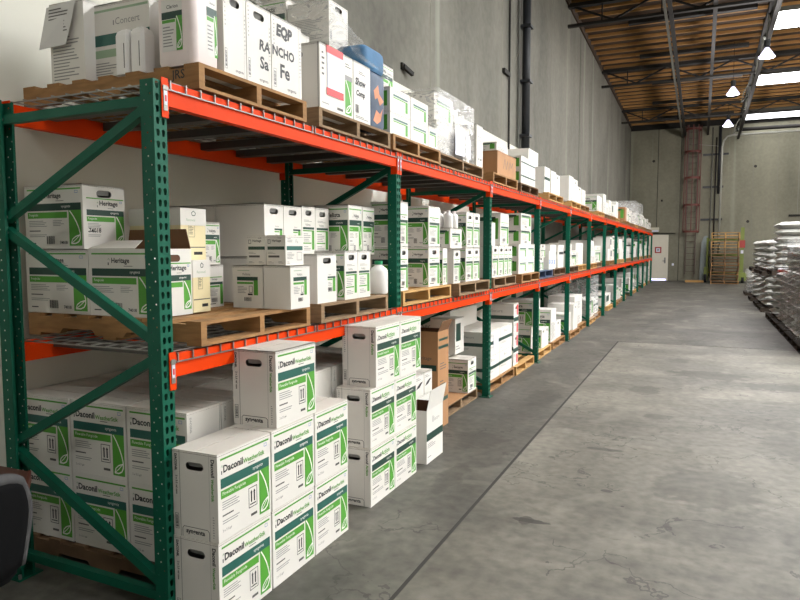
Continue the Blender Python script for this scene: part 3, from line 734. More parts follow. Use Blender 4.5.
def brace_mesh(x0, z0, x1, z1, w=.042):
    b = MB(); a = Vector((x0, .038, z0)); c = Vector((x1, .038, z1)); t = (c - a).normalized(); s = Vector((-t.z, 0, t.x)) * w / 2
    yv = Vector((0, 1, 0))
    for lo, hi, ya, yb in ((-1, 1, -.02, -.017), (-1, -.9, -.02, .018), (.9, 1, -.02, .018)):
        n0 = len(b.v)
        for q in (a, c):
            for si, yy in ((lo, ya), (hi, ya), (hi, yb), (lo, yb)): b.v.append(tuple(q + s * si + yv * yy))
        for q in ((3, 2, 1, 0), (4, 5, 6, 7), (0, 1, 5, 4), (1, 2, 6, 5), (2, 3, 7, 6), (3, 0, 4, 7)): b.f.append(tuple(n0 + i for i in q)); b.m.append(0)
    for q in (a + t * .025, c - t * .025): b.tube([q + yv * -.024, q + yv * -.019], .009, 6, 1)
    return b.mesh('diagonal_brace', ['rack_green', 'zinc'])
fx, bx = -.045, -RD + .045
BR = [('horizontal_brace', brace_mesh(fx, 2.352, bx, 2.345)), ('diagonal_brace', brace_mesh(fx, 2.335, bx, 1.855)), ('diagonal_brace', brace_mesh(bx, 1.80, fx, 1.28)),
      ('diagonal_brace', brace_mesh(fx, 1.22, bx, .72)), ('diagonal_brace', brace_mesh(bx, .67, fx, .15)), ('horizontal_brace', brace_mesh(fx, .10, bx, .12))]
for i in range(14):
    lb = 'green slotted upright frame with diagonal braces at the near end of the rack' if i == 0 else ('green slotted upright frame at the far end of the rack by the door' if i == 13 else 'green slotted upright frame, %s from the near end of the rack' % ORD[i + 1])
    o = thing('upright_frame', lb, 'rack upright', (RXF, Y0 + i * PIT, 0), 'green upright frames of the pallet rack')
    link('slotted_post', POST, o)
    q = link('slotted_post', POST, o, (-RD, PW, 0)); q.rotation_euler.z = PI
    link('base_plate', BASE, o); q = link('base_plate', BASE, o, (-RD, PW, 0)); q.rotation_euler.z = PI
    for nm, me in BR: link(nm, me, o)

bm_ = MB(); bw = PIT - PW; bm_.prism([(0, 0), (0, -.105), (-.045, -.105), (-.045, -.022), (-.028, -.022), (-.028, 0)], 0.002, bw - .002); BEAM = bm_.mesh('beam_rail', ['rack_orange'])
def conn_mesh(far):
    b = MB(); y0, y1 = (bw - .006, bw + .034) if far else (-.034, .006)
    b.box(.0035, y0, -.16, .008, y1, .012); b.box(-.045, bw - .006 if far else .0015, -.16, .0035, bw - .0015 if far else .006, .012)
    return b.mesh('connector_plate', ['rack_orange'])
CONN = [conn_mesh(False), conn_mesh(True)]
cb = MB(); cb.box(0, -.012, -.055, .003, .012, .055); cb.box(.003, -.009, -.03, .0035, .009, .03, 1); cb.box(.0035, -.005, -.015, .004, .006, .012, 2); cb.box(0, -.016, .035, .006, .016, .05)
CLIP = cb.mesh('safety_clip', ['zinc', 'paper', 'ink_red'])
for i in range(13):
    for z, lv in ((ZT, 'top'), (ZM, 'middle')):
        for side in ('front', 'back'):
            lb = 'orange %s beam of the %s shelf, %s bay from the near end' % (side, lv, ORD[i + 1])
            o = thing('shelf_beam', lb, 'rack beam', (RXF if side == 'front' else RXF - RD, Y0 + PW + i * PIT, z), 'orange shelf beams of the pallet rack')
            if side == 'back': o.rotation_euler.z = PI; o.location.y += bw
            link('beam_rail', BEAM, o)
            for k in (0, 1):
                c = link('connector_plate', CONN[k], o)
                if side == 'front' and i < 6: link('safety_clip', CLIP, c, (.008, -.014 if k == 0 else bw + .014, -.075))

# wire decking
def deck_mesh(w, near):
    b = MB(); D = RD - .004; n = int(w / (.1 if near else .2)); r = .0035
    for k in range(n + 1):
        y = .01 + k * (w - .02) / n
        b.box(-D, y - r, .0005, .002, y + r, .0065)
        b.box(.0035, y - r, -.035, .0105, y + r, .0065); b.box(.002, y - r, .0005, .0035, y + r, .0065)
    m = 11 if near else 5
    for k in range(m): x = -.03 - k * (D - .06) / (m - 1); b.box(x - r, 0, .0065, x + r, w, .0115)
    b.box(.0035, 0, -.038, .0105, w, -.032)
    return b.mesh('wire_grid', ['zinc'])
DW = (bw - .03) / 2
DK = {True: deck_mesh(DW, True), False: deck_mesh(DW, False)}
ch = MB(); ch.box(-RD + .05, -.04, -.05, -.05, .04, -.004); CHN = ch.mesh('support_channel', ['galv_dark'])
for i in range(13):
    for z, lv in ((ZT, 'top'), (ZM, 'middle')):
        for k in (0, 1):
            lb = 'wire deck panel on the %s shelf, %s half of the %s bay' % (lv, 'near' if k == 0 else 'far', ORD[i + 1])
            o = thing('wire_deck', lb, 'wire deck', (RXF, Y0 + PW + i * PIT + .01 + k * (DW + .01), z), 'wire deck panels of the pallet rack')
            link('wire_grid', DK[i < 4], o)
            for c in (.18, .5, .82): link('support_channel', CHN, o, (0, DW * c, 0))

# ------------------------------------------------------------------ pallets
PH = .119
_pm = {}
def pallet_meshes(w, d, m):
    k = (round(w, 3), round(d, 3), m)
    if k in _pm: return _pm[k]
    P = []
    # stringer runs in depth (x from -d to 0), notched twice
    nz = .045
    poly = [(-d, .016), (-d * .80, .016), (-d * .78, nz), (-d * .60, nz), (-d * .58, .016), (-d * .42, .016), (-d * .40, nz), (-d * .22, nz), (-d * .20, .016), (0, .016), (0, PH - .016), (-d, PH - .016)]
    s = MB(); s.prism(poly, -.02, .02); S = s.mesh('stringer', [m])
    t = MB(); t.box(-.045, 0, PH - .016, .045, w, PH); T = t.mesh('deck_board', [m])
    b = MB(); b.box(-.045, 0, 0, .045, w, .016); Bm = b.mesh('bottom_board', [m])
    one = MB()
    for y in (.02, w / 2, w - .02): n0 = len(one.v); one.v += [(x, yy + y, z) for x, yy, z in s.v]; one.f += [tuple(n0 + i for i in f) for f in s.f]; one.m += s.m
    for i in range(7): x = -.045 - i * (d - .09) / 6; one.box(x - .045, 0, PH - .016, x + .045, w, PH)
    for x in (-.045, -d / 2, -d + .045): one.box(x - .045, 0, 0, x + .045, w, .016)
    _pm[k] = (S, T, Bm, one.mesh('pallet', [m])); return _pm[k]
def pallet(X, Y, z, w, d, m, label, group, parts=True, rz=0):
    S, T, B, O = pallet_meshes(w, d, m)
    if not parts:
        o = link('wooden_pallet', O, None, (X, Y, z + .0005)); return tag(o, label, 'pallet', group)
    o = thing('wooden_pallet', label, 'pallet', (X, Y, z + .0005), group, rz)
    for y in (.02, w / 2, w - .02): link('stringer', S, o, (0, y, 0))
    for i in range(7): link('deck_board', T, o, (-.045 - i * (d - .09) / 6, 0, 0))
    for x in (-.045, -d / 2, -d + .045): link('bottom_board', B, o, (x, 0, 0))
    return o
# ------------------------------------------------------------------ load on the racks: nearer cartons and pallets placed and sized from image pixels
ZMC, ZTC, ZFC = ZM + .012, ZT + .012, 0.0
PM, PT, PF = ZMC + PH + .001, ZTC + PH + .001, PH + .001
GA, GB, GC, GD = 'white cartons stacked on the floor in the aisle', 'white cartons stacked on the floor by the second upright', 'white cartons stored under the first bay', 'cartons on the middle shelf'

# aisle stack by the first upright
for k, (y, nm) in enumerate(((2.262, 'near'), (2.668, 'centre'), (3.074, 'far'))):
    for l, ln in enumerate(('bottom', 'upper')):
        carton(-1.903, y + .004 * l, .402 * l, .258, .376 if k == 2 else .396, .402, 'green labelled white carton on the aisle floor, %s layer, %s column of the first stack' % (ln, nm), 'daconil', 'handle', hn=True, group=GA)
carton(-1.91, 2.728, .804, .268, .378, .392, 'lone green labelled white carton crowning the aisle stack by the first upright', 'daconil', 'handle', hn=True, group=GA)
# second aisle stack
for l, (y, ln) in enumerate(((3.806, 'bottom'), (3.815, 'middle'), (3.893, 'top'))):
    for k, nm in enumerate(('near', 'far')):
        carton(-1.93 - (.004 if l == 1 else 0), y + .39 * k, .393 * l, .255, .384, .393 if l < 2 else .404, 'white carton with dark band, %s layer, %s column of the second aisle stack' % (ln, nm), 'action', 'handle_action', hn=True, group=GB)
# open carton beside it
o = carton(-1.92, 4.764, 0, .235, .36, .43, 'open white carton standing on the aisle floor with one flap up', 'stripe', 'openend', top='open', flaps=None)
f = MB(); f.bar((.117, 0, .428), (.15, 0, .60), .004, .355, up=(0, 0, 1)); f = MB()
f.v = [(.1165, -.175, .428), (.1165, .175, .428), (.150, .172, .595), (.150, -.172, .595), (.1125, -.175, .428), (.1125, .175, .428), (.146, .172, .595), (.146, -.172, .595)]
f.f = [(0, 1, 2, 3), (7, 6, 5, 4), (0, 4, 5, 1), (1, 5, 6, 2), (2, 6, 7, 3), (3, 7, 4, 0)]; f.m = [0] * 6; f.build('raised_flap', ['card_white'], o)

# floor level, first bay: seen through the upright frame
pallet(-2.215, 2.44, ZFC, 1.07, 1.2, 'wood_dark', 'dark wooden pallet on the floor inside the first bay, under the labelled cartons', 'floor pallets')
pallet(-2.215, 3.56, ZFC, 1.1, 1.2, 'wood_dark', 'dark wooden pallet on the floor deep behind the second aisle stack', 'floor pallets')
cn = ('column by the aisle', 'middle column', 'column by the wall')
for r in range(4):
    for c in range(3):
        for l in range(2):
            carton(-2.245 - .405 * c, 2.46 + .258 * r, PF + .395 * l, .395, .252, .395, '%s white carton under first bay, %s layer, %s row, %s' % ('green labelled' if r == 0 else 'plain sided', ('lower', 'upper')[l], ORD[r + 1], cn[c]), 'side', 'daconil' if r == 0 else None, flaps='x' if l else None, group=GC, hf=(c == 0 and False))
for r in range(4):
    for c in range(2):
        for l in range(2):
            carton(-2.245 - .405 * c, 3.6 + .262 * r, PF + .395 * l, .395, .254, .395, 'plain white carton, far pallet under first bay, %s layer, %s row, %s' % (('lower', 'upper')[l], ORD[r + 1], cn[c]), 'side', None, flaps='x' if l else None, group=GC)

# middle shelf, first bay
G1 = 'pallets on the middle shelf'
pallet(-2.15, 2.47, ZMC, .97, 1.2, 'wood_pallet', 'worn pallet on the middle shelf beside the first upright', G1)
pallet(-2.135, 3.545, ZMC, .97, 1.2, 'wood_old', 'grey weathered pallet on the middle shelf, second from the first upright', G1)
z = PM
carton(-2.916, 2.5, z, .478, .5, .346, 'white green-banded carton by the wall, lower, seen through the first upright frame', 'heritage_end', 'heritage', group=GD)
carton(-2.938, 2.5, z + .346, .446, .28, .342, 'white green-banded carton raised on another by the wall on the middle shelf', 'heritage_end', 'heritage', hf=True, group=GD)
o = carton(-2.462, 2.5, z, .452, .27, .346, 'open white green-banded carton with brown insides beside the first upright', 'heritage_end', 'heritage', hf=True, top='open', flaps=None, group=GD)
def flap(o, pts, m, t=.003):
    b = MB(); P = [Vector(p) for p in pts]; n = (P[1] - P[0]).cross(P[2] - P[0]).normalized() * t; k = len(P)
    b.v = [tuple(p) for p in P] + [tuple(p + n) for p in P]
    b.f = [tuple(range(k))[::-1], tuple(range(k, 2 * k))] + [(i, (i + 1) % k, k + (i + 1) % k, k + i) for i in range(k)]; b.m = [0] + [1] + [0] * k
    b.build('raised_flap', m, o)
flap(o, [(-.224, -.133, .346), (.10, -.133, .346), (.02, .0, .388), (-.2, .0, .388)], ['card_white', 'card_top'])
flap(o, [(-.223, .132, .346), (.223, .132, .346), (.18, .15, .45), (-.223, .15, .45)], ['card_inside', 'card_dark'])
def cream(X, Y, z, dx, dy, lb):
    h1 = .2
    r = carton(X, Y, z, dx, dy, .28, lb, 'cream', None, flaps=None, body='card_cream', group='cream cartons with white lids')
    b = MB(); w, d = dx / 2 + .002, dy / 2 + .002; b.box(-w, -d, .19, w, d, .283); b.build('white_lid', ['card_white'], r)
    link('printed_label', label_mesh('cream_lid', 2 * d, .09), r, (w, -d, .19), PI / 2)
cream(-2.485, 2.80, z, .37, .14, 'cream carton with white lid, lower of two behind the open carton')
cream(-2.56, 2.80, z + .284, .37, .2, 'cream carton with white lid, raised on another behind the open carton')
carton(-2.62, 3.07, z, .4, .15, .251, 'white green-labelled carton, lower of two behind the cream cartons', 'tall', None, flaps='x', group=GD)
carton(-2.64, 3.06, z + .251, .4, .16, .255, 'white green-labelled carton, upper of two behind the cream cartons', 'velista', None, flaps='x', group=GD)
carton(-2.295, 3.165, z, .215, .21, .25, 'small white carton with square label facing the camera on the middle shelf', None, 'patch', flaps='y', group=GD)
carton(-2.105, 3.165, z, .186, .205, .25, 'small white carton with labelled front at the edge of the first pallet', 'patch', None, flaps='y', group=GD)
carton(-2.27, 3.165, z + .25, .133, .188, .172, 'low white carton with dark stripe, wallward of two side by side on small cartons', None, 'short', flaps='y', group=GD)
carton(-2.135, 3.165, z + .25, .133, .188, .172, 'low white carton with dark stripe, aisleward of two side by side on small cartons', 'short_end', 'short', flaps='y', group=GD)
# second pallet: plain row and taller cartons
carton(-2.166, 3.555, z, .24, .24, .312, 'tall plain white carton with hand hole at the front of the grey pallet', 'corner', None, hf=True, flaps='y', group=GD)
carton(-2.165, 3.905, z, .24, .186, .331, 'tall narrow labelled carton with hand hole, first of a pair on the grey pallet', 'tall2', 'velista', hf=True, flaps='x', group=GD)
carton(-2.165, 4.093, z, .24, .19, .331, 'tall narrow labelled carton with hand hole, second of a pair on the grey pallet', 'tall2', None, hf=True, flaps='x', group=GD)
carton(-2.52, 3.47, z, .8, .42, .294, 'wide plain white carton low at the back of the first bay', None, None, flaps='x', group=GD)
carton(-2.42, 3.895, z, .75, .4, .294, 'wide plain white carton low at the back behind the narrow pair', None, None, flaps='x', group=GD)
carton(-2.37, 4.30, z, .35, .38, .294, 'white labelled carton low at the back beside the second upright', 'velista', 'velista', flaps='x', group=GD)
carton(-2.5, 3.476, z + .296, .387, .21, .336, 'plain white carton with grey side and hand hole, first of the raised back row', 'corner', None, hf=True, flaps='x', group=GD)
carton(-2.89, 3.476, z + .296, .4, .21, .336, 'plain white carton in the raised back row, hard against the wall', None, None, flaps='x', group=GD)
carton(-2.5, 3.69, z + .296, .387, .215, .336, 'plain white carton with hand hole, second of the raised back row', 'corner', None, hf=True, flaps='x', group=GD)
carton(-2.5, 3.908, z + .296, .387, .175, .345, 'white carton with small green label, third of the raised back row', 'tall2', None, hf=True, flaps='x', group=GD)
carton(-2.5, 4.086, z + .296, .387, .19, .342, 'white carton with small green label, fourth of the raised back row', 'tall2', None, hf=True, flaps='x', group=GD)
carton(-2.35, 4.303, z + .296, .3, .21, .372, 'labelled white carton with shaded green side, fifth of the raised back row', 'velista', 'velista', flaps='x', group=GD)
carton(-2.35, 4.525, z + .296, .3, .2, .37, 'labelled white carton, last of the raised back row by the second upright', 'velista', None, flaps='x', group=GD)
def jug(x, y, z, h, r, label, cap, body='jug_white', lab=None, group=None):
    o = thing('plastic_jug', label, 'jug', (x, y, z + .0005), group)
    s = MB(); s.smooth = True
    s.lathe([(0, 0), (r * .92, 0), (r, r * .12), (r, h * .66), (r * .9, h * .76), (r * .45, h * .86), (r * .38, h * .88), (r * .38, h * .92), (0, h * .92)], 18); s.build('jug_body', [body], o)
    s = MB(); s.lathe([(r * .44, h * .89), (r * .44, h), (0, h)], 14); s.build('screw_cap', [cap], o)
    if lab:
        s = MB(); s.smooth = True; s.lathe([(r + .001, h * .2), (r + .001, h * .6)], 18); s.build('wrap_label', [lab], o)
    return o
jug(-2.235, 4.56, z, .25, .07, 'white plastic jug with green cap beside the second upright', 'cap_green')
carton(-2.16, 4.36, z, .15, .04, .02, 'flat folded scrap of card under the white jug', None, None, flaps=None, body='card_brown', cat='cardboard', name='card_scrap') if False else None

# middle shelf, second bay
pallet(-2.16, 4.85, ZMC, 1.13, 1.18, 'wood_new', 'pale new pallet on the middle shelf just past the second upright', G1)
pallet(-2.12, 6.1, ZMC, 1.02, 1.2, 'wood_old', 'greyish pallet on the middle shelf just before the third upright', G1)
for l in (0, 1):
    ln = ('lower', 'upper')[l]; zz = z + .362 * l
    carton(-2.2, 4.87, zz, .26, .175, .36, 'white green-labelled carton hard by the second upright on the new pallet, %s' % ln, 'tall', 'heritage', hf=(l == 0), flaps='x', group=GD)
    carton(-2.2, 5.5, zz, .228, .28, .36, 'wide green-banded white carton on the new pale pallet, %s of two' % ln, 'tall', 'heritage', hf=(l == 0), flaps='x', group=GD)
carton(-2.2, 5.86, z, .2, .12, .344, 'white green-labelled carton leaning at the end of the new pallet', 'tall', 'velista', flaps=None, group=GD)
carton(-2.19, 6.13, z, .3, .2, .33, 'opened white carton with torn dark slot in its front, greyish pallet', 'tall', None, hf=True, flaps='x', group=GD)
carton(-2.19, 6.5, z, .25, .24, .353, 'tall white labelled carton with hand hole, third along the greyish pallet', 'tall', 'velista', hf=True, flaps='x', group=GD)
carton(-2.19, 6.75, z, .25, .22, .353, 'tall white labelled carton with hand hole, last along the greyish pallet', 'tall', None, hf=True, flaps='x', group=GD)
carton(-2.22, 6.12, z + .345, .24, .34, .2, 'small grey-sided carton under the bagged bottles, middle shelf', 'patch', 'half', flaps='y', group=GD)
carton(-2.19, 6.52, z + .355, .25, .22, .36, 'raised white labelled carton with hand hole, first of two by the third upright', 'tall', 'velista', hf=True, flaps='x', group=GD)
carton(-2.19, 6.75, z + .355, .25, .22, .36, 'raised white labelled carton with hand hole, second of two by the third upright', 'tall', None, hf=True, flaps='x', group=GD)
for k, (jx, jy) in enumerate(((-2.37, 6.2), (-2.27, 6.2), (-2.37, 6.35), (-2.27, 6.35))):
    jug(jx, jy, z + .546, .17, .045, 'white bagged bottle on a small grey carton, %s' % ('wallward near one', 'aisleward near one', 'wallward far one', 'aisleward far one')[k], 'jug_white', group='bagged bottles on the middle shelf')
carton(-2.75, 4.9, z, .5, .9, .6, 'large plain carton at the back of the new pallet', None, None, flaps='x', group=GD)

# floor level, second bay
pallet(-2.24, 4.87, ZFC, .83, 1.1, 'wood_old', 'old floor pallet just past the second upright, behind the open carton', 'floor pallets')
pallet(-2.28, 6.08, ZFC, 1.12, 1.15, 'wood_old', 'old floor pallet before the third upright, topped by a cardboard sheet', 'floor pallets')
carton(-2.22, 5.24, PF, .4, .4, .28, 'white carton low on the floor pallet behind the open carton', 'stripe', 'stripe', flaps='y', group='cartons at floor level')
carton(-2.22, 5.24, PF + .28, .18, .2, .2, 'small white carton with dark smudges, nearer of two behind the open carton', 'dirt', 'dirt', flaps='y', group='cartons at floor level')
carton(-2.22, 5.45, PF + .28, .18, .19, .2, 'small white carton with dark smudges, farther of two behind the open carton', 'dirt', None, flaps='y', group='cartons at floor level')
o = carton(-2.2, 5.735, 0, .32, .29, .93, 'tall brown cardboard box with a raised flap, standing by the pallet', 'brownfront', 'brownside', flaps=None, body='card_brown', top='open', name='cardboard_box', cat='box')
flap(o, [(.157, -.14, .93), (.157, .14, .93), (.20, .135, 1.03), (.20, -.135, 1.03)], ['card_brown', 'card_dark'])
b = MB(); b.box(-.006, 0, .0005, .0, .2, .03); 
b = MB(); b.box(-1.1, 0, 0, .02, 1.0, .004); s = b.build('cardboard_sheet', ['card_brown'], None, (-2.29, 6.12, PF)); tag(s, 'brown cardboard sheet laid over the old floor pallet by the third upright', 'cardboard')
carton(-2.265, 6.82, PF + .005, .262, .29, .37, 'white green-panelled carton alone on the cardboard sheet by the third upright', 'tall', 'secure', hf=True, flaps='x', group='cartons at floor level')
carton(-2.54, 6.86, PF + .005, .3, .36, .4, 'grey-looking carton with dark band low behind the lone carton', None, 'band', flaps='x', group='cartons at floor level')
carton(-2.845, 6.86, PF + .005, .3, .36, .4, 'carton with dark band low at the wall behind the lone carton', None, 'band', flaps='x', group='cartons at floor level')
carton(-2.45, 6.55, PF + .406, .3, .55, .42, 'raised carton with a green patch behind the lone carton', 'patchgreen', 'text', flaps='x', group='cartons at floor level') if False else carton(-2.45, 6.92, PF + .406, .3, .3, .4, 'raised carton with a green patch behind the lone carton', 'patchgreen', None, flaps='x', group='cartons at floor level')

# floor level, third bay
GF = 'cartons at floor level'
pallet(-2.22, 7.42, ZFC, 1.2, 1.2, 'wood_pallet', 'floor pallet just past the third upright under four striped cartons', 'floor pallets')
pallet(-2.2, 8.66, ZFC, 1.05, 1.2, 'wood_new', 'pale floor pallet just before the fourth upright', 'floor pallets')
for k in (0, 1):
    for l in (0, 1):
        carton(-2.25, 7.45 + .585 * k, PF + .3 * l, .45, .575, .3, 'white carton with dark green stripe, %s layer, %s of four past the third upright' % (('lower', 'upper')[l], ('near', 'far')[k]), 'stripe', 'stripe', flaps='y', group=GF)
b = MB(); b.box(0, .28, .05, .0015, .5, .27); s = b.build('paper_sheet', ['paper'], None, (-2.248, 7.45, PF + .3)); tag(s, 'white paper sheet stuck on the striped carton past the third upright', 'paper')
carton(-2.72, 7.5, PF, .5, 1.05, .84, 'large carton with dark band at the back behind the striped cartons', None, 'band', flaps='x', group=GF)
carton(-2.25, 8.69, PF, .42, .26, .42, 'white carton with red mark, lower of two before the fourth upright', 'hazard', 'band', hf=True, flaps='x', group=GF)
carton(-2.25, 8.69, PF + .42, .42, .26, .42, 'white carton with red mark, upper of two before the fourth upright', 'hazard', 'band', hf=True, flaps='x', group=GF)

# middle shelf, third bay
pallet(-2.18, 7.48, ZMC, 1.03, 1.18, 'wood_old', 'pallet on the middle shelf just past the third upright', G1)
pallet(-2.14, 8.66, ZMC, 1.06, 1.2, 'wood_pallet', 'pallet on the middle shelf just before the fourth upright', G1)
for k, (y, d) in enumerate(((7.49, .25), (7.75, .25), (8.01, .18), (8.2, .185))):
    carton(-2.2, y, z, .3, d, .376, 'narrow white carton with green label past the third upright, %s along' % ORD[k + 1], 'tall', None, hf=True, flaps='x', group=GD)
carton(-2.25, 8.0, z + .378, .42, .39, .4, 'raised white carton with brown patch and green label past the third upright', 'tall', 'half', flaps='x', group=GD)
carton(-2.3, 7.5, z + .378, .4, .45, .28, 'raised plain white carton just past the third upright', None, None, flaps='x', group=GD)
for l in (0, 1):
    for k in (0, 1):
        carton(-2.2, 8.72 + .47 * k, z + .2 * l, .42, .46, .2, 'low wide labelled carton before the fourth upright, %s layer, %s' % (('lower', 'second')[l], ('near', 'far')[k]), 'green2', 'half', flaps='x', group=GD)
for l in (0, 1):
    carton(-2.22, 8.9, z + .4 + .21 * l, .42, .6, .21, 'low wide labelled carton before the fourth upright, %s layer' % ('third', 'topmost')[l], 'half', 'half', flaps='x', group=GD)

# top shelf, first bay
z = PT; G3 = 'pallets on the top shelf'; GT = 'cartons on the top shelf'
pl = pallet(-2.15, 2.5, ZTC, .93, 1.2, 'wood_pallet', 'worn pallet on the top shelf with stencilled letters, over the first upright', G3)
t = LB(1, 1); t.text('JRS', 0, 0, .125, 'ink_black', bold=.01, maxh=.055); me = t.mb.mesh('stencilled_letters', INK); link('stencilled_letters', me, pl, (-.165, 0, .042))
pallet(-2.15, 3.57, ZTC, 1.03, 1.2, 'wood_old', 'old pallet on the top shelf under the wrapped load before the second upright', G3)
carton(-2.95, 2.56, z, .255, .3, .43, 'white carton with a taped paper list at the wall end of the top pallet', None, 'text', flaps='y', group=GT)
o = thing('paper_list', 'creased printed paper list taped over the wall-end carton on the top shelf', 'paper', (-3.21, 2.552, z))
b = MB(); P = [(.005, -.004, .41), (.225, -.004, .425), (.16, -.02, .2), (-.03, -.03, .19)]
b.face(P); b.face([(x, y - .0015, q) for x, y, q in reversed(P)]); b.build('sheet', ['paper_grey'], o)
t = LB(.17, .15); t.lines(.05, 0, .95, 1, 9, 'ink_line'); link('printed_lines', t.mb.mesh('printed_lines', INK), o, (.02, -.019, .25)).rotation_euler.x = -.06
carton(-2.57, 2.63, z, .405, .36, .41, 'faded wrapped carton with pale teal band on the top pallet', None, 'concert', flaps='y', group=GT)
for k, xx in enumerate((-2.655, -2.555)):
    o = thing('white_jug', 'upright white square container in front of the teal-banded carton, %s' % ('wallward', 'aisleward'), 'jug', (xx, 2.575, z + .0005), 'white containers on the top shelf') if False else thing('white_jug', 'upright white square container in front of the teal-banded carton, %s' % ('wallward', 'aisleward')[k], 'jug', (xx, 2.565, z + .0005), 'white containers on the top shelf')
    s = MB(); s.smooth = False
    c = .045; prof = [(1, 0), (1, .19), (.86, .21), (.5, .222), (.5, .225)]
    for (r0, z0), (r1, z1) in zip(prof, prof[1:]):
        q = [(-1, -.7), (-.7, -1), (.7, -1), (1, -.7), (1, .7), (.7, 1), (-.7, 1), (-1, .7)]
        for i in range(8):
            a, d = q[i], q[(i + 1) % 8]; s.face([(a[0] * c * r0, a[1] * c * r0, z0), (d[0] * c * r0, d[1] * c * r0, z0), (d[0] * c * r1, d[1] * c * r1, z1), (a[0] * c * r1, a[1] * c * r1, z1)])
    s.build('jug_body', ['jug_white'], o); s = MB(); s.box(.018, -.0455, .03, .023, -.0445, .15); s.build('level_strip', ['ink_line'], o)
# big pink-white canister at the front corner
o = thing('wrapped_canister', 'big pinkish white film-wrapped canister with green labels at the front corner of the top pallet', 'canister', (-2.30, 2.603, z + .0005))
def rounded(b, w, d, h, r, tz=.04, n=4):
    lo = []
    for (cx, cy, a0) in ((w / 2 - r, -d / 2 + r, -PI / 2), (w / 2 - r, d / 2 - r, 0), (-w / 2 + r, d / 2 - r, PI / 2), (-w / 2 + r, -d / 2 + r, PI)):
        for i in range(n + 1): a = a0 + PI / 2 * i / n; lo.append((cx + r * math.cos(a), cy + r * math.sin(a)))
    rings = [(.93, 0), (1, tz * .6), (1, h - tz), (.97, h - tz * .4), (.86, h)]; n0 = len(b.v); L = len(lo)
    for k, zz in rings: b.v += [(x * k, y * k, zz) for x, y in lo]
    for i in range(len(rings) - 1):
        for j in range(L): a = n0 + i * L + j; c = n0 + i * L + (j + 1) % L; b.f.append((a, c, c + L, a + L)); b.m.append(0)
    b.f.append(tuple(n0 + (len(rings) - 1) * L + j for j in range(L))); b.m.append(0)
s = MB(); s.smooth = True; rounded(s, .23, .185, .4, .035); s.build('canister_body', ['jug_pink'], o)
def L_canister(b):
    b.rect(0, 0, 1, 1, 'ink_patch'); b.text('Clarion', .25, .82, .55, 'ink_black', bold=.01, maxh=.1); b.rect(0, .62, 1, .76, 'ink_dark', 1); b.rect(.02, .55, .66, .61, 'ink_green', 1); b.rect(.7, .0, 1, .66, 'ink_green', 2); b.leaf(.7, .02, 1, .66, 3, .005); b.lines(.05, .08, .62, .5, 7)
LAB['canister'] = L_canister
link('printed_label', label_mesh('canister', .125, .24), o, (-.075, -.0935, .07))
link('printed_label', label_mesh('canister', .075, .3), o, (.1155, .0, .06), PI / 2)
# three cartons along the front with marker writing
for k, (y, d, lab, lb) in enumerate(((2.702, .18, 'ship', 'white carton with hand hole on the top shelf, beside the pink canister'), (2.886, .215, 'ra', 'white carton with hand hole and start of marker writing, top shelf'), (3.106, .3, 'eqp', 'white carton with big black marker letters on the top shelf'))):
    carton(-2.165, y, z, .4, d, .415, lb, lab, None, hf=(k < 2), flaps='x', group=GT)
carton(-2.57, 3.0, z, .4, .4, .4, 'plain white carton hidden behind the marker-written cartons', None, None, flaps='x', group=GT)

# top shelf, second pallet, wrapped
carton(-2.16, 3.6, z, .34, .43, .4, 'white carton with a paper and red tape on its front, top shelf', 'paper', 'side', hn=True, flaps='y', group=GT)
o = thing('taped_paper', 'blank white paper held by red tape on a top-shelf carton', 'paper', (-2.159, 3.66, z))
b = MB(); b.box(0, .03, .1, .0012, .225, .38); b.build('sheet', ['paper'], o)
for zz in (.095, .355):
    b = MB(); b.box(.0013, .02, zz, .002, .235, zz + .045); b.build('red_tape', ['ink_red'], o)
carton(-2.16, 4.04, z, .34, .25, .4, 'white carton with scrawled marker words, next to the red-taped one', 'comp', None, flaps='y', group=GT)
o = thing('wrapped_bundle', 'slate blue film-wrapped bundle with orange print on the top shelf', 'bundle', (-2.29, 4.42, z + .0005))
s = MB(); s.smooth = True; rounded(s, .25, .24, .395, .03); s.build('bundle_body', ['bundle_blue'], o)
for q in (((.02, .05), (.07, .13), (.13, .11), (.18, .16), (.14, .06), (.08, .03)), ((.05, .2), (.03, .26), (.1, .31), (.12, .25), (.19, .21), (.13, .17), (.09, .22))):
    s = MB(); s.face([(.1265, x - .1, zz) for x, zz in q]); s.build('orange_print', ['bundle_orange'], o)
carton(-2.52, 3.62, z, .42, .45, .36, 'plain carton low at the back of the wrapped load', None, None, flaps='x', group=GT)
carton(-2.52, 3.62, z + .361, .42, .45, .24, 'plain carton second up at the back of the wrapped load', None, None, flaps='x', group=GT)
carton(-2.81, 4.22, z + .301, .3, .28, .3, 'green-panelled carton in the wrapped load, wallward one of the pair', None, 'velista', flaps='x', group=GT)
carton(-2.81, 4.22, z + .602, .36, .28, .36, 'dark-labelled carton high at the wall side of the wrapped load', None, 'velista', flaps='x', group=GT)
carton(-2.52, 4.1, z, .7, .45, .3, 'plain carton low at the far back of the wrapped load', None, None, flaps='x', group=GT)
carton(-2.45, 4.22, z + .301, .35, .28, .3, 'green-panelled carton in the wrapped load, under the topmost white one', 'velista', 'velista', flaps='x', group=GT)
carton(-2.45, 4.22, z + .602, .35, .28, .3, 'white carton topping the wrapped load on the top shelf', 'ship', 'text', hf=True, flaps='x', group=GT)
o = thing('blue_cloth', 'folded blue cloth bundle under film on top of the wrapped load', 'cloth', (-2.30, 4.40, z + .402))
s = MB(); s.smooth = True; rounded(s, .25, .34, .16, .05); s.build('cloth_fold', ['cloth_blue'], o)
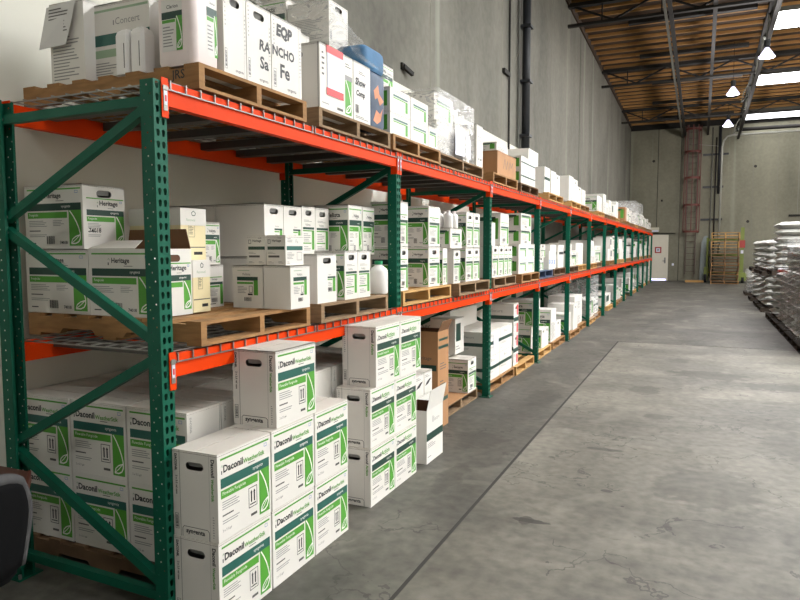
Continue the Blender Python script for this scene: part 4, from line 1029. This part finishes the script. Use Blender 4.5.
def wrap(X, Y, z, dx, dy, h, label, m='film_clear', seed=1, h2=None, ti=0):
    """loose film drawn round a load: five rumpled sides of a thin shell"""
    r = random.Random(seed); b = MB(); b.smooth = True; N = 9
    h2 = h2 or h
    def grid(A, B_, C_, D_):
        A, B_, C_, D_ = map(Vector, (A, B_, C_, D_)); n0 = len(b.v); nn = (B_ - A).cross(D_ - A).normalized()
        for i in range(N + 1):
            for j in range(N + 1):
                k = 0 if i in (0, N) or j in (0, N) else r.uniform(-.006, .012)
                p, q = i / N, j / N; b.v.append(tuple((A * (1 - p) + B_ * p) * (1 - q) + (D_ * (1 - p) + C_ * p) * q + nn * k))
        for i in range(N):
            for j in range(N):
                a = n0 + i * (N + 1) + j; b.f.append((a, a + N + 1, a + N + 2, a + 1)); b.m.append(0)
    x0, x1, y0, y1 = -dx, 0, 0, dy
    bt = [(x0, y0, 0), (x1, y0, 0), (x1, y1, 0), (x0, y1, 0)]; tp = [(x0, y0, h), (x1 - ti, y0, h), (x1 - ti, y1, h2), (x0, y1, h2)]
    for i in range(4): k = (i + 1) % 4; grid(bt[i], bt[k], tp[k], tp[i])
    grid(*tp)
    o = b.build('stretch_wrap', [m], None, (X, Y, z)); return tag(o, label, 'plastic wrap', 'clear wraps around loads')
wrap(-2.14, 4.03, z + .41, .8, .62, .52, 'clear crumpled film over the load behind the red-taped carton', seed=4, h2=.3, ti=.28)
wrap(-2.155, 2.505, z + .003, .92, .26, .425, 'clear film drawn round the pink canister and teal-banded carton') if False else None

# top shelf, second bay
pallet(-2.14, 4.63, ZTC, 1.0, 1.2, 'wood_pallet', 'pallet on the top shelf right over the second upright', G3)
pallet(-2.17, 5.68, ZTC, 1.33, 1.18, 'wood_old', 'long pallet on the top shelf under the white wrapped load', G3)
for l in (0, 1):
    for k in (0, 1):
        carton(-2.17, 4.64 + .39 * k, z + .178 * l, .35, .38, .178, 'small carton with green frame label over the second upright, %s, %s' % (('lower', 'upper')[l], ('near', 'far')[k]), 'green2', 'half', flaps='y', group=GT)
carton(-2.17, 5.42, z, .35, .2, .2, 'small white carton with arrow label at the far end of the pallet', 'green2', None, flaps='y', group=GT)
carton(-2.56, 4.66, z, .45, .9, .4, 'large white carton at the back of the pallet over the second upright', None, 'text', flaps='x', group=GT)
carton(-2.47, 4.95, z + .401, .42, .4, .28, 'raised dark-banded carton at the back over the second upright', 'velista', 'velista', flaps='x', group=GT)
jug(-2.5, 4.55 + .2, z + .401, .2, .07, 'white jug with green edge tucked behind the blue bundle', 'jug_white')
carton(-2.22, 5.73, z, .4, .5, .3, 'white carton low inside the second wrapped load', 'text', 'text', flaps='y', group=GT)
carton(-2.24, 5.73, z + .3, .4, .5, .26, 'white carton with purple line inside the second wrapped load', 'green2', 'text', flaps='y', group=GT)
carton(-2.22, 6.24, z, .4, .45, .36, 'plain white carton far inside the second wrapped load', 'text', None, flaps='y', group=GT)
jug(-2.3, 6.36, z + .362, .17, .06, 'white jug with purple cap on the second wrapped load', 'ink_purple')
wrap(-2.19, 5.7, z + .003, .5, 1.05, .575, 'rumpled film round the white load with a purple line', 'film_thick', 5)
carton(-2.17, 6.775, z, .4, .22, .43, 'white carton with marker signs at the end of the wrapped load', 'marks', None, flaps='y', group=GT)
o = thing('paper_sheet', 'bent white paper sheets stuck on the second wrapped load', 'paper', (-2.17, 6.1, z))
b = MB(); b.face([(.005, 0, .03), (.03, .22, .03), (.012, .22, .29), (0, .02, .3)]); b.face([(.04, .22, .03), (.02, .42, .02), (.01, .44, .22), (.03, .24, .29)]); b.build('sheet', ['paper'], o)

# top shelf, third bay
pallet(-2.17, 7.4, ZTC, 1.1, 1.2, 'wood_pallet', 'pallet on the top shelf under the brown carton', G3)
pallet(-2.19, 8.75, ZTC, 1.05, 1.18, 'wood_dark', 'dark pallet on the top shelf before the fourth upright', G3)
carton(-2.18, 7.6, z, .45, .85, .27, 'brown cardboard box with marker scrawl on the top shelf', 'scrib', None, flaps='y', body='card_brown', group=GT, name='cardboard_box', cat='box')
carton(-2.2, 7.63, z + .272, .35, .5, .1, 'flat white carton with green corner lying on the brown box', 'text', 'half', flaps='y', group=GT)
for l in (0, 1):
    for k in (0, 1):
        carton(-2.2, 8.80 + .42 * k, z + .18 * l, .4, .41, .18, 'white carton with thin green stripe before the fourth upright, %s layer, %s' % (('lower', 'upper')[l], ('near', 'far')[k]), 'band', 'half', flaps='y', group=GT)

# farther bays
look = {'tall': 'white carton with green label', 'velista': 'white carton with green panel', 'band': 'white carton with dark stripe', 'stripe': 'white carton with dark band', 'half': 'white carton with green frame', 'text': 'white carton with fine print', 'black': 'white carton with black bar', None: 'plain white carton', 'patchgreen': 'white carton with green square', 'green2': 'white carton with small green frame', 'secure': 'white carton with leaf panel', 'hazard': 'white carton with red marks'}
LV = {'top': ZTC, 'middle': ZMC, 'floor': ZFC}
def load(lv, bay, side, X, Y, w, spec, wood='wood_pallet', pal=True, deep=None):
    """spec: rows of (dy, h, front, near, layers, body)"""
    lvn = 'floor level' if lv == 'floor' else lv + ' shelf'
    z0 = LV[lv]
    if pal: pallet(X + .03, Y, z0, w, 1.15, wood, 'pallet on the %s, %s bay from the near end, %s one' % (lvn, ORD[bay], side), 'pallets in the far bays', parts=bay < 6)
    y = Y + .02; c = 0
    for dy, h, fr, nr, L, body in spec:
        c += 1; zz = z0 + PH + .001
        for l in range(L):
            nm = look[fr] if body == 'card_white' else 'brown carton'
            carton(X - rng.uniform(0, .05), y, zz, deep or .45 + rng.uniform(0, .22), dy - .01, h, '%s, %s, %s bay, %s pallet, %s along%s' % (nm, lvn, ORD[bay], side, ORD[c], '' if L == 1 else (', ' + ('bottom', 'second', 'third', 'topmost')[l])), fr, nr, hf=(fr in ('tall', None) and bay < 7), flaps=None, far=True, body=body, group='cartons in the far bays')
            zz += h
        y += dy
W_ = 'card_white'
Yb = lambda bay: Y0 + PW + (bay - 1) * PIT + .04
# fourth bay
load('middle', 4, 'near', -2.23, Yb(4), 1.1, [(.34, .2, 'tall', 'band', 2, W_), (.36, .2, 'tall', 'half', 2, W_)], 'plastic_blue')
load('middle', 4, 'far', -2.25, Yb(4) + 1.3, 1.05, [(.5, .4, 'text', 'black', 1, W_), (.5, .4, 'black', 'black', 1, W_)], 'wood_dark')
for k in range(3):
    carton(-2.2, Yb(4) + .78 + .18 * k, ZMC + PH + .001, .2, .17, .3 - .02 * k, 'white sack-like carton with blue letters, fourth bay middle shelf, %s' % ORD[k + 1], 'bluebag', None, flaps=None, far=True, group='blue lettered packs')
load('floor', 4, 'near', -2.24, Yb(4), 1.1, [(.5, .4, 'tall', 'secure', 2, W_), (.28, .3, None, 'velista', 1, W_), (.26, .3, None, None, 1, W_)], 'wood_new')
load('floor', 4, 'far', -2.24, Yb(4) + 1.25, 1.1, [(.45, .55, 'text', 'velista', 1, W_), (.5, .3, None, None, 1, W_)], 'wood_pallet')
load('top', 4, 'near', -2.2, Yb(4) + .55, 1.2, [(.42, .4, 'band', None, 1, W_), (.4, .38, 'text', None, 1, W_), (.36, .36, None, None, 1, W_)], 'wood_new', deep=.34)
carton(-2.62, Yb(4) + .9, ZTC + PH + .001, .5, .75, .42, 'plain white carton low at the back of the top shelf, fourth bay', None, None, far=True, flaps=None, group=GT)
carton(-2.6, Yb(4) + 1.0, ZTC + PH + .421, .5, .7, .34, 'tall plain white carton raised at the back of the top shelf, fourth bay', 'marks', None, far=True, flaps=None, group=GT)
load('top', 5, 'near', -2.2, Yb(5) + .05, 1.0, [(.46, .46, 'marks' if False else 'text', None, 1, W_), (.46, .44, None, None, 1, W_)], 'wood_new')
load('top', 5, 'far', -2.22, Yb(5) + 1.2, 1.1, [(.5, .36, None, None, 1, W_), (.5, .34, 'text', 'patchgreen', 1, W_)], 'wood_pallet')
load('middle', 5, 'near', -2.22, Yb(5) + .05, 1.0, [(.45, .42, 'text', 'black', 1, W_), (.5, .3, 'velista', 'velista', 1, W_)], 'wood_dark')
load('middle', 5, 'far', -2.25, Yb(5) + 1.25, 1.0, [(.5, .45, 'text', None, 1, W_), (.45, .45, None, None, 1, W_)], 'wood_new')
load('floor', 5, 'near', -2.2, Yb(5) + .1, 1.1, [(.5, .35, None, 'velista', 1, W_), (.5, .5, None, None, 1, W_)], 'wood_pallet')
load('floor', 5, 'far', -2.25, Yb(5) + 1.3, 1.05, [(.95, .3, 'text', 'text', 2, W_)], 'wood_pallet')
kinds = ['tall', 'text', None, 'band', 'velista', 'half', 'text', None, 'patchgreen']
for bay in range(6, 14):
    for lv in ('top', 'middle', 'floor'):
        for sd, off in (('near', .03), ('far', 1.24)):
            if rng.random() < .08: continue
            n = rng.choice((1, 2, 2)); w = 1.08
            hmax = .52 if lv == 'top' else .8
            spec = []
            for k in range(n):
                dy = w / n - .01; L = 1 if lv == 'top' else rng.choice((1, 2)); h = rng.uniform(.3, .52) if L == 1 else rng.uniform(.24, .36)
                body = 'card_brown' if (bay, lv, sd, k) in ((9, 'top', 'near', 0), (8, 'top', 'far', 1), (7, 'floor', 'near', 0)) else W_
                spec.append((dy, h, rng.choice(kinds), rng.choice(kinds), L, body))
            load(lv, bay, sd, -2.22 - rng.uniform(0, .06), Yb(bay) + off, w, spec, rng.choice(('wood_pallet', 'wood_old', 'wood_new')))
wrap(-2.15, Yb(10) + 0.0, ZTC + PH + .004, .9, 1.14, .8, 'rumpled clear film standing tall on the top shelf in the tenth bay', 'film_thick', 8)
wrap(-2.16, Yb(11) + 0.0, ZTC + PH + .004, .9, 1.14, .85, 'rumpled clear film standing tall on the top shelf in the eleventh bay', 'film_thick', 9)
wrap(-2.15, Yb(6) + .01, ZFC + PH + .004, .95, 1.13, .95, 'clear film round the floor load in the sixth bay', 'film_thick', 10)
jug(-2.2 + .03, Yb(7) + .5, ZMC + PH + .001, .3, .03, 'slim white bottle with red cap, middle shelf, seventh bay', 'ink_red') if False else None
# ------------------------------------------------------------------ work table and chair by the end of the rack
o = thing('work_table', 'dark reddish wooden work table at the near end of the rack', 'table', (-3.0, 1.62, 0))
def slab(P, z0, z1, name, m, par):
    b = MB(); n = len(P); b.v = [(x, y, z0) for x, y in P] + [(x, y, z1) for x, y in P]
    b.f = [tuple(range(n))[::-1], tuple(range(n, 2 * n))] + [(i, (i + 1) % n, n + (i + 1) % n, n + i) for i in range(n)]; b.m = [0] * len(b.f); b.build(name, [m], par)
slab([(-.45, -.3), (.56, -.3), (.56, .12), (.36, .29), (-.45, .29)], .70, .742, 'table_top', 'desk_wood', o)
slab([(.561, -.3), (.573, -.3), (.573, .125), (.365, .302), (.361, .2915), (.561, .12)], .698, .744, 'edge_strip', 'desk_edge', o)
for sx in (-.44, .02):
    for sy in (-.28, .24):
        b = MB(); b.box(sx, sy, 0, sx + .035, sy + .035, .70); b.build('leg', ['steel_dark'], o)
b = MB(); b.box(-.405, .245, .62, .02, .265, .70); b.build('apron', ['desk_wood'], o)
o = thing('office_chair', 'black office chair with grey-edged back, drawn up to the work table', 'chair', (-2.57, 1.5, 0), rz=PI / 2)
def shell(w, h, t, m, z0, y0, lean, curve, name, par):
    b = MB(); b.smooth = True; nx, nz = 10, 8; rows = []
    for side in (0, 1):
        for i in range(nz + 1):
            v = i / nz
            for j in range(nx + 1):
                u = j / nx * 2 - 1
                ww = w / 2 * (1 - .18 * max(0, v - .55) ** 2 * 5 - .1 * (1 - v) ** 2)
                zz = z0 + h * v - .05 * abs(u) ** 3 * v
                b.v.append((u * ww, y0 + lean * v - curve * (1 - u * u) * .0 + curve * u * u + (t if side else 0), zz))
    L = (nx + 1) * (nz + 1)
    for i in range(nz):
        for j in range(nx):
            a = i * (nx + 1) + j; b.f.append((a, a + 1, a + nx + 2, a + nx + 1)); b.m.append(0); a += L; b.f.append((a + nx + 1, a + nx + 2, a + 1, a)); b.m.append(0)
    ed = [j for j in range(nx + 1)] + [i * (nx + 1) + nx for i in range(1, nz + 1)] + [nz * (nx + 1) + j for j in range(nx - 1, -1, -1)] + [i * (nx + 1) for i in range(nz - 1, 0, -1)]
    for a, c in zip(ed, ed[1:] + ed[:1]): b.f.append((c, a, a + L, c + L)); b.m.append(0)
    return b.build(name, [m], par), [b.v[e] for e in ed]
bk, ed = shell(.48, .40, .05, 'seat_black', .45, -.2, -.05, .06, 'backrest', o)
rim = [(x, y + .02, z) for x, y, z in ed[10:31]]
b = MB(); b.smooth = True; b.tube(rim, .024, 8); b.build('grey_piping', ['seat_grey'], bk)
b = MB(); b.smooth = True; rounded(b, .44, .42, .09, .07); s = b.build('seat', ['seat_black'], o, (0, .06, .40))
b = MB(); b.bar((0, -.17, .5), (0, -.02, .41), .07, .02); b.build('back_support', ['rubber'], o)
b = MB(); b.tube([(0, .05, .09), (0, .05, .40)], .028, 10); b.build('gas_lift', ['rubber'], o)
for i in range(5):
    a = i * 2 * PI / 5 + .3; b = MB(); b.bar((0, .05, .1), (.24 * math.cos(a), .05 + .24 * math.sin(a), .07), .045, .03); l = b.build('base_leg', ['seat_grey'], o)
    b = MB(); x, y = .24 * math.cos(a), .05 + .24 * math.sin(a); b.tube([(x - .015, y, .029), (x + .015, y, .029)], .028, 10); b.tube([(x, y, .03), (x, y, .07)], .008, 6); b.build('caster', ['rubber'], l)

# ------------------------------------------------------------------ far end of the aisle
FP = [.46, 34.75]
for k in range(17):
    m = ('wood_new' if k in (15, 13, 12, 16) else 'wood_old' if k > 8 else 'wood_dark' if k % 3 else 'wood_pallet')
    dx = rng.uniform(-.03, .03)
    S, T, Bm, O = pallet_meshes(1.2, 1.0, m)
    o = link('wooden_pallet', O, None, (FP[0] + dx, FP[1] + rng.uniform(-.03, .03), k * .1425)); o.rotation_euler.z = -PI / 2
    o.scale = (1, 1, .1415 / PH)
    tag(o, 'empty wooden pallet in the tall far stack, %s from the floor' % (ORD[k + 1] if k else 'bottom one, first'), 'pallet', 'empty pallets stacked by the far wall')
o = thing('pallet_stacker', 'lime green pallet stacker truck behind the tall stack of pallets', 'stacker', (1.1, 36.35, 0))
b = MB(); b.box(.66, -.06, .1, .82, .06, 2.68); b.build('mast_rail', ['lime'], o)
b = MB(); b.box(-.84, -.06, .1, -.74, .06, 2.2); b.build('mast_rail', ['lime'], o)
for z in (.45, 1.3, 2.05):
    b = MB(); b.box(-.72, -.04, z, .66, .04, z + .09); b.build('cross_bar', ['lime'], o)
b = MB(); b.box(.5, -.5, .12, .95, .3, .5); b.build('motor_cover', ['lime'], o)
b = MB(); b.box(-.92, -.3, .3, -.72, .3, .75); b.build('side_cover', ['lime'], o)
b = MB(); b.box(.62, -.1, 1.7, .86, -.061, 2.06); b.build('red_plate', ['red_paint'], o)
b = MB(); b.box(.68, -.09, 1.42, .8, -.061, 1.58); b.build('notice_plate', ['paper'], o)
for x in (-.85, .78):
    b = MB(); b.smooth = True; b.tube([(x - .06, -.32, .2), (x + .06, -.32, .2)], .2, 18); b.build('wheel', ['rubber'], o)
o = thing('leaning_board', 'tall grey board with arched top leaning on the wall beside the far pallets', 'board', (.12, 36.95, 0))
b = MB(); P = [(-.14, 0), (.2, 0), (.2, 2.3), (.1, 2.32), (0, 2.25), (-.08, 2.0), (-.12, 1.5)]
b.prism(P, -.03, .03); q = b.build('panel', ['board_grey'], o); q.rotation_euler.x = -.13
b = MB(); b.box(-.42, -.1, 0, .42, .1, .1); tag(b.build('timber_beam', ['wood_new'], None, (-.24, 36.0, 0)), 'pale timber beam lying on the floor under the caged ladder', 'beam')

# ------------------------------------------------------------------ bagged goods on the other side of the aisle
def bag_mesh(w, d, h, seed):
    r = random.Random(seed); b = MB(); b.smooth = True; nx, ny = 6, 8
    for s in (1, -1):
        for i in range(nx + 1):
            for j in range(ny + 1):
                u, v = i / nx * 2 - 1, j / ny * 2 - 1
                e = (1 - u ** 4) ** .5 * (1 - v ** 4) ** .5 if abs(u) < 1 and abs(v) < 1 else 0
                b.v.append((u * w / 2 * (1 - .03 * v * v), v * d / 2 * (1 - .03 * u * u), h / 2 + s * h / 2 * e * (1 + r.uniform(-.1, .0))))
    L = (nx + 1) * (ny + 1)
    for i in range(nx):
        for j in range(ny):
            a = i * (ny + 1) + j; c = a + ny + 1
            b.f.append((a, c, c + 1, a + 1)); b.m.append(0); b.f.append((L + a, L + a + 1, L + c + 1, L + c)); b.m.append(0)
    return [b.mesh('bag', [m]) for m in ('bag_white', 'bag_silver')]
BAGS = [bag_mesh(.61, .575, .135, s) for s in (1, 2, 3)]
SN = 0
def bag_stack(Y, tiers, layers, sn, lab, extra=False, shiny=0, X=1.56, hb=.118, z0=0.0):
    z = z0
    for t in range(tiers):
        tn = '' if tiers == 1 else (' lower tier', ' upper tier')[t]
        pallet_o = link('wooden_pallet', pallet_meshes(1.2, 1.2, 'wood_black')[3], None, (X + 1.14, Y, z))
        tag(pallet_o, 'pallet under the%s of the %s' % (tn if tn else ' bags', lab), 'pallet', 'pallets under the bagged goods')
        z += PH + .001
        for l in range(layers[t]):
            for c in range(2):
                for q in (0, 1):
                    if q and not (extra and c == 0 and t == tiers - 1): continue
                    me = BAGS[(l + c + q) % 3][shiny]
                    o = link('plastic_bag', me, None, (X + .32 + .62 * q + rng.uniform(-.015, .015), Y + .3 + .6 * c + rng.uniform(-.006, .006), z))
                    o.rotation_euler.z = rng.uniform(-.02, .02); o.scale.z = hb / .136
                    tag(o, '%s bag, %s,%s %s layer%s' % (('white', 'silvery')[shiny], lab, tn, ORD[l + 1], (', near', ', far')[c] if not q else ', inner'), 'bag', 'plastic bags stacked along the aisle')
            z += hb
    return z
bag_stack(12.0, 1, [14], 1, 'frame-edge stack', shiny=1)
bag_stack(13.3, 1, [14], 2, 'wrapped stack second from the frame edge', shiny=1)
bag_stack(14.6, 1, [14], 3, 'wrapped stack third from the frame edge', shiny=1)
bag_stack(15.95, 1, [9], 4, 'shorter stack', shiny=1)
bag_stack(17.3, 2, [6, 7], 5, 'tallest stack', extra=True, hb=.158)
bag_stack(19.9, 2, [5, 5], 6, 'second tall stack', hb=.168)
bag_stack(21.6, 2, [5, 5], 7, 'third tall stack', hb=.168)
bag_stack(23.9, 2, [5, 5], 8, 'fourth tall stack', hb=.168)
bag_stack(26.6, 1, [5], 9, 'last low stack', shiny=1)
b = MB(); b.box(1.5, 16.6, 1.14, 1.7, 17.2, 1.24)
def bag_film(Y, w, h, lb, s, z0=.124):
    o = wrap(0, 0, 0, w, 1.14, h, lb, 'film_clear', s); o.location = (1.535 + w, Y - .02, z0)
bag_film(12.0, 1.25, 1.74, 'shiny film round the frame-edge stack of bags', 21)
bag_film(13.3, 1.25, 1.74, 'shiny film round the second stack of bags from the frame edge', 22)
bag_film(14.6, 1.25, 1.74, 'shiny film round the third stack of bags from the frame edge', 23)
bag_film(26.6, 1.25, .8, 'loose film round the last low stack of bags', 24)
o = thing('red_carton', 'small red and white pack on the shorter stack of bags', 'pack', (1.62, 16.17, 1.185))
b = MB(); b.box(-.1, -.14, 0, .1, .14, .05); b.build('pack_base', ['red_paint'], o)
b = MB(); b.box(-.1, -.14, .0505, .1, .14, .075); b.build('pack_lid', ['paper'], o)

# ------------------------------------------------------------------ camera, world, view
cam = bpy.data.cameras.new('camera'); co = bpy.data.objects.new('camera', cam); COL.objects.link(co)
cam.sensor_width = 36; cam.lens = 664.61 / 800 * 36
yaw, pit, rol = .4237, .0774, -.0025
fw = Vector((-math.sin(yaw) * math.cos(pit), math.cos(yaw) * math.cos(pit), -math.sin(pit)))
r0 = Vector((math.cos(yaw), math.sin(yaw), 0)); u0 = r0.cross(fw)
r = r0 * math.cos(rol) + u0 * math.sin(rol); u = -r0 * math.sin(rol) + u0 * math.cos(rol)
co.matrix_world = Matrix(((r.x, u.x, -fw.x, 0), (r.y, u.y, -fw.y, 0), (r.z, u.z, -fw.z, 1.7048), (0, 0, 0, 1)))
cam.clip_end = 200; SC.camera = co
w = bpy.data.worlds.new('world'); SC.world = w; w.use_nodes = True
w.node_tree.nodes['Background'].inputs[0].default_value = lin('d8dde2'); w.node_tree.nodes['Background'].inputs[1].default_value = .6
SC.view_settings.view_transform = 'Standard'; SC.view_settings.look = 'None'; SC.view_settings.gamma = 1; SC.view_settings.use_curve_mapping = False
SC.view_settings.exposure = 0.36
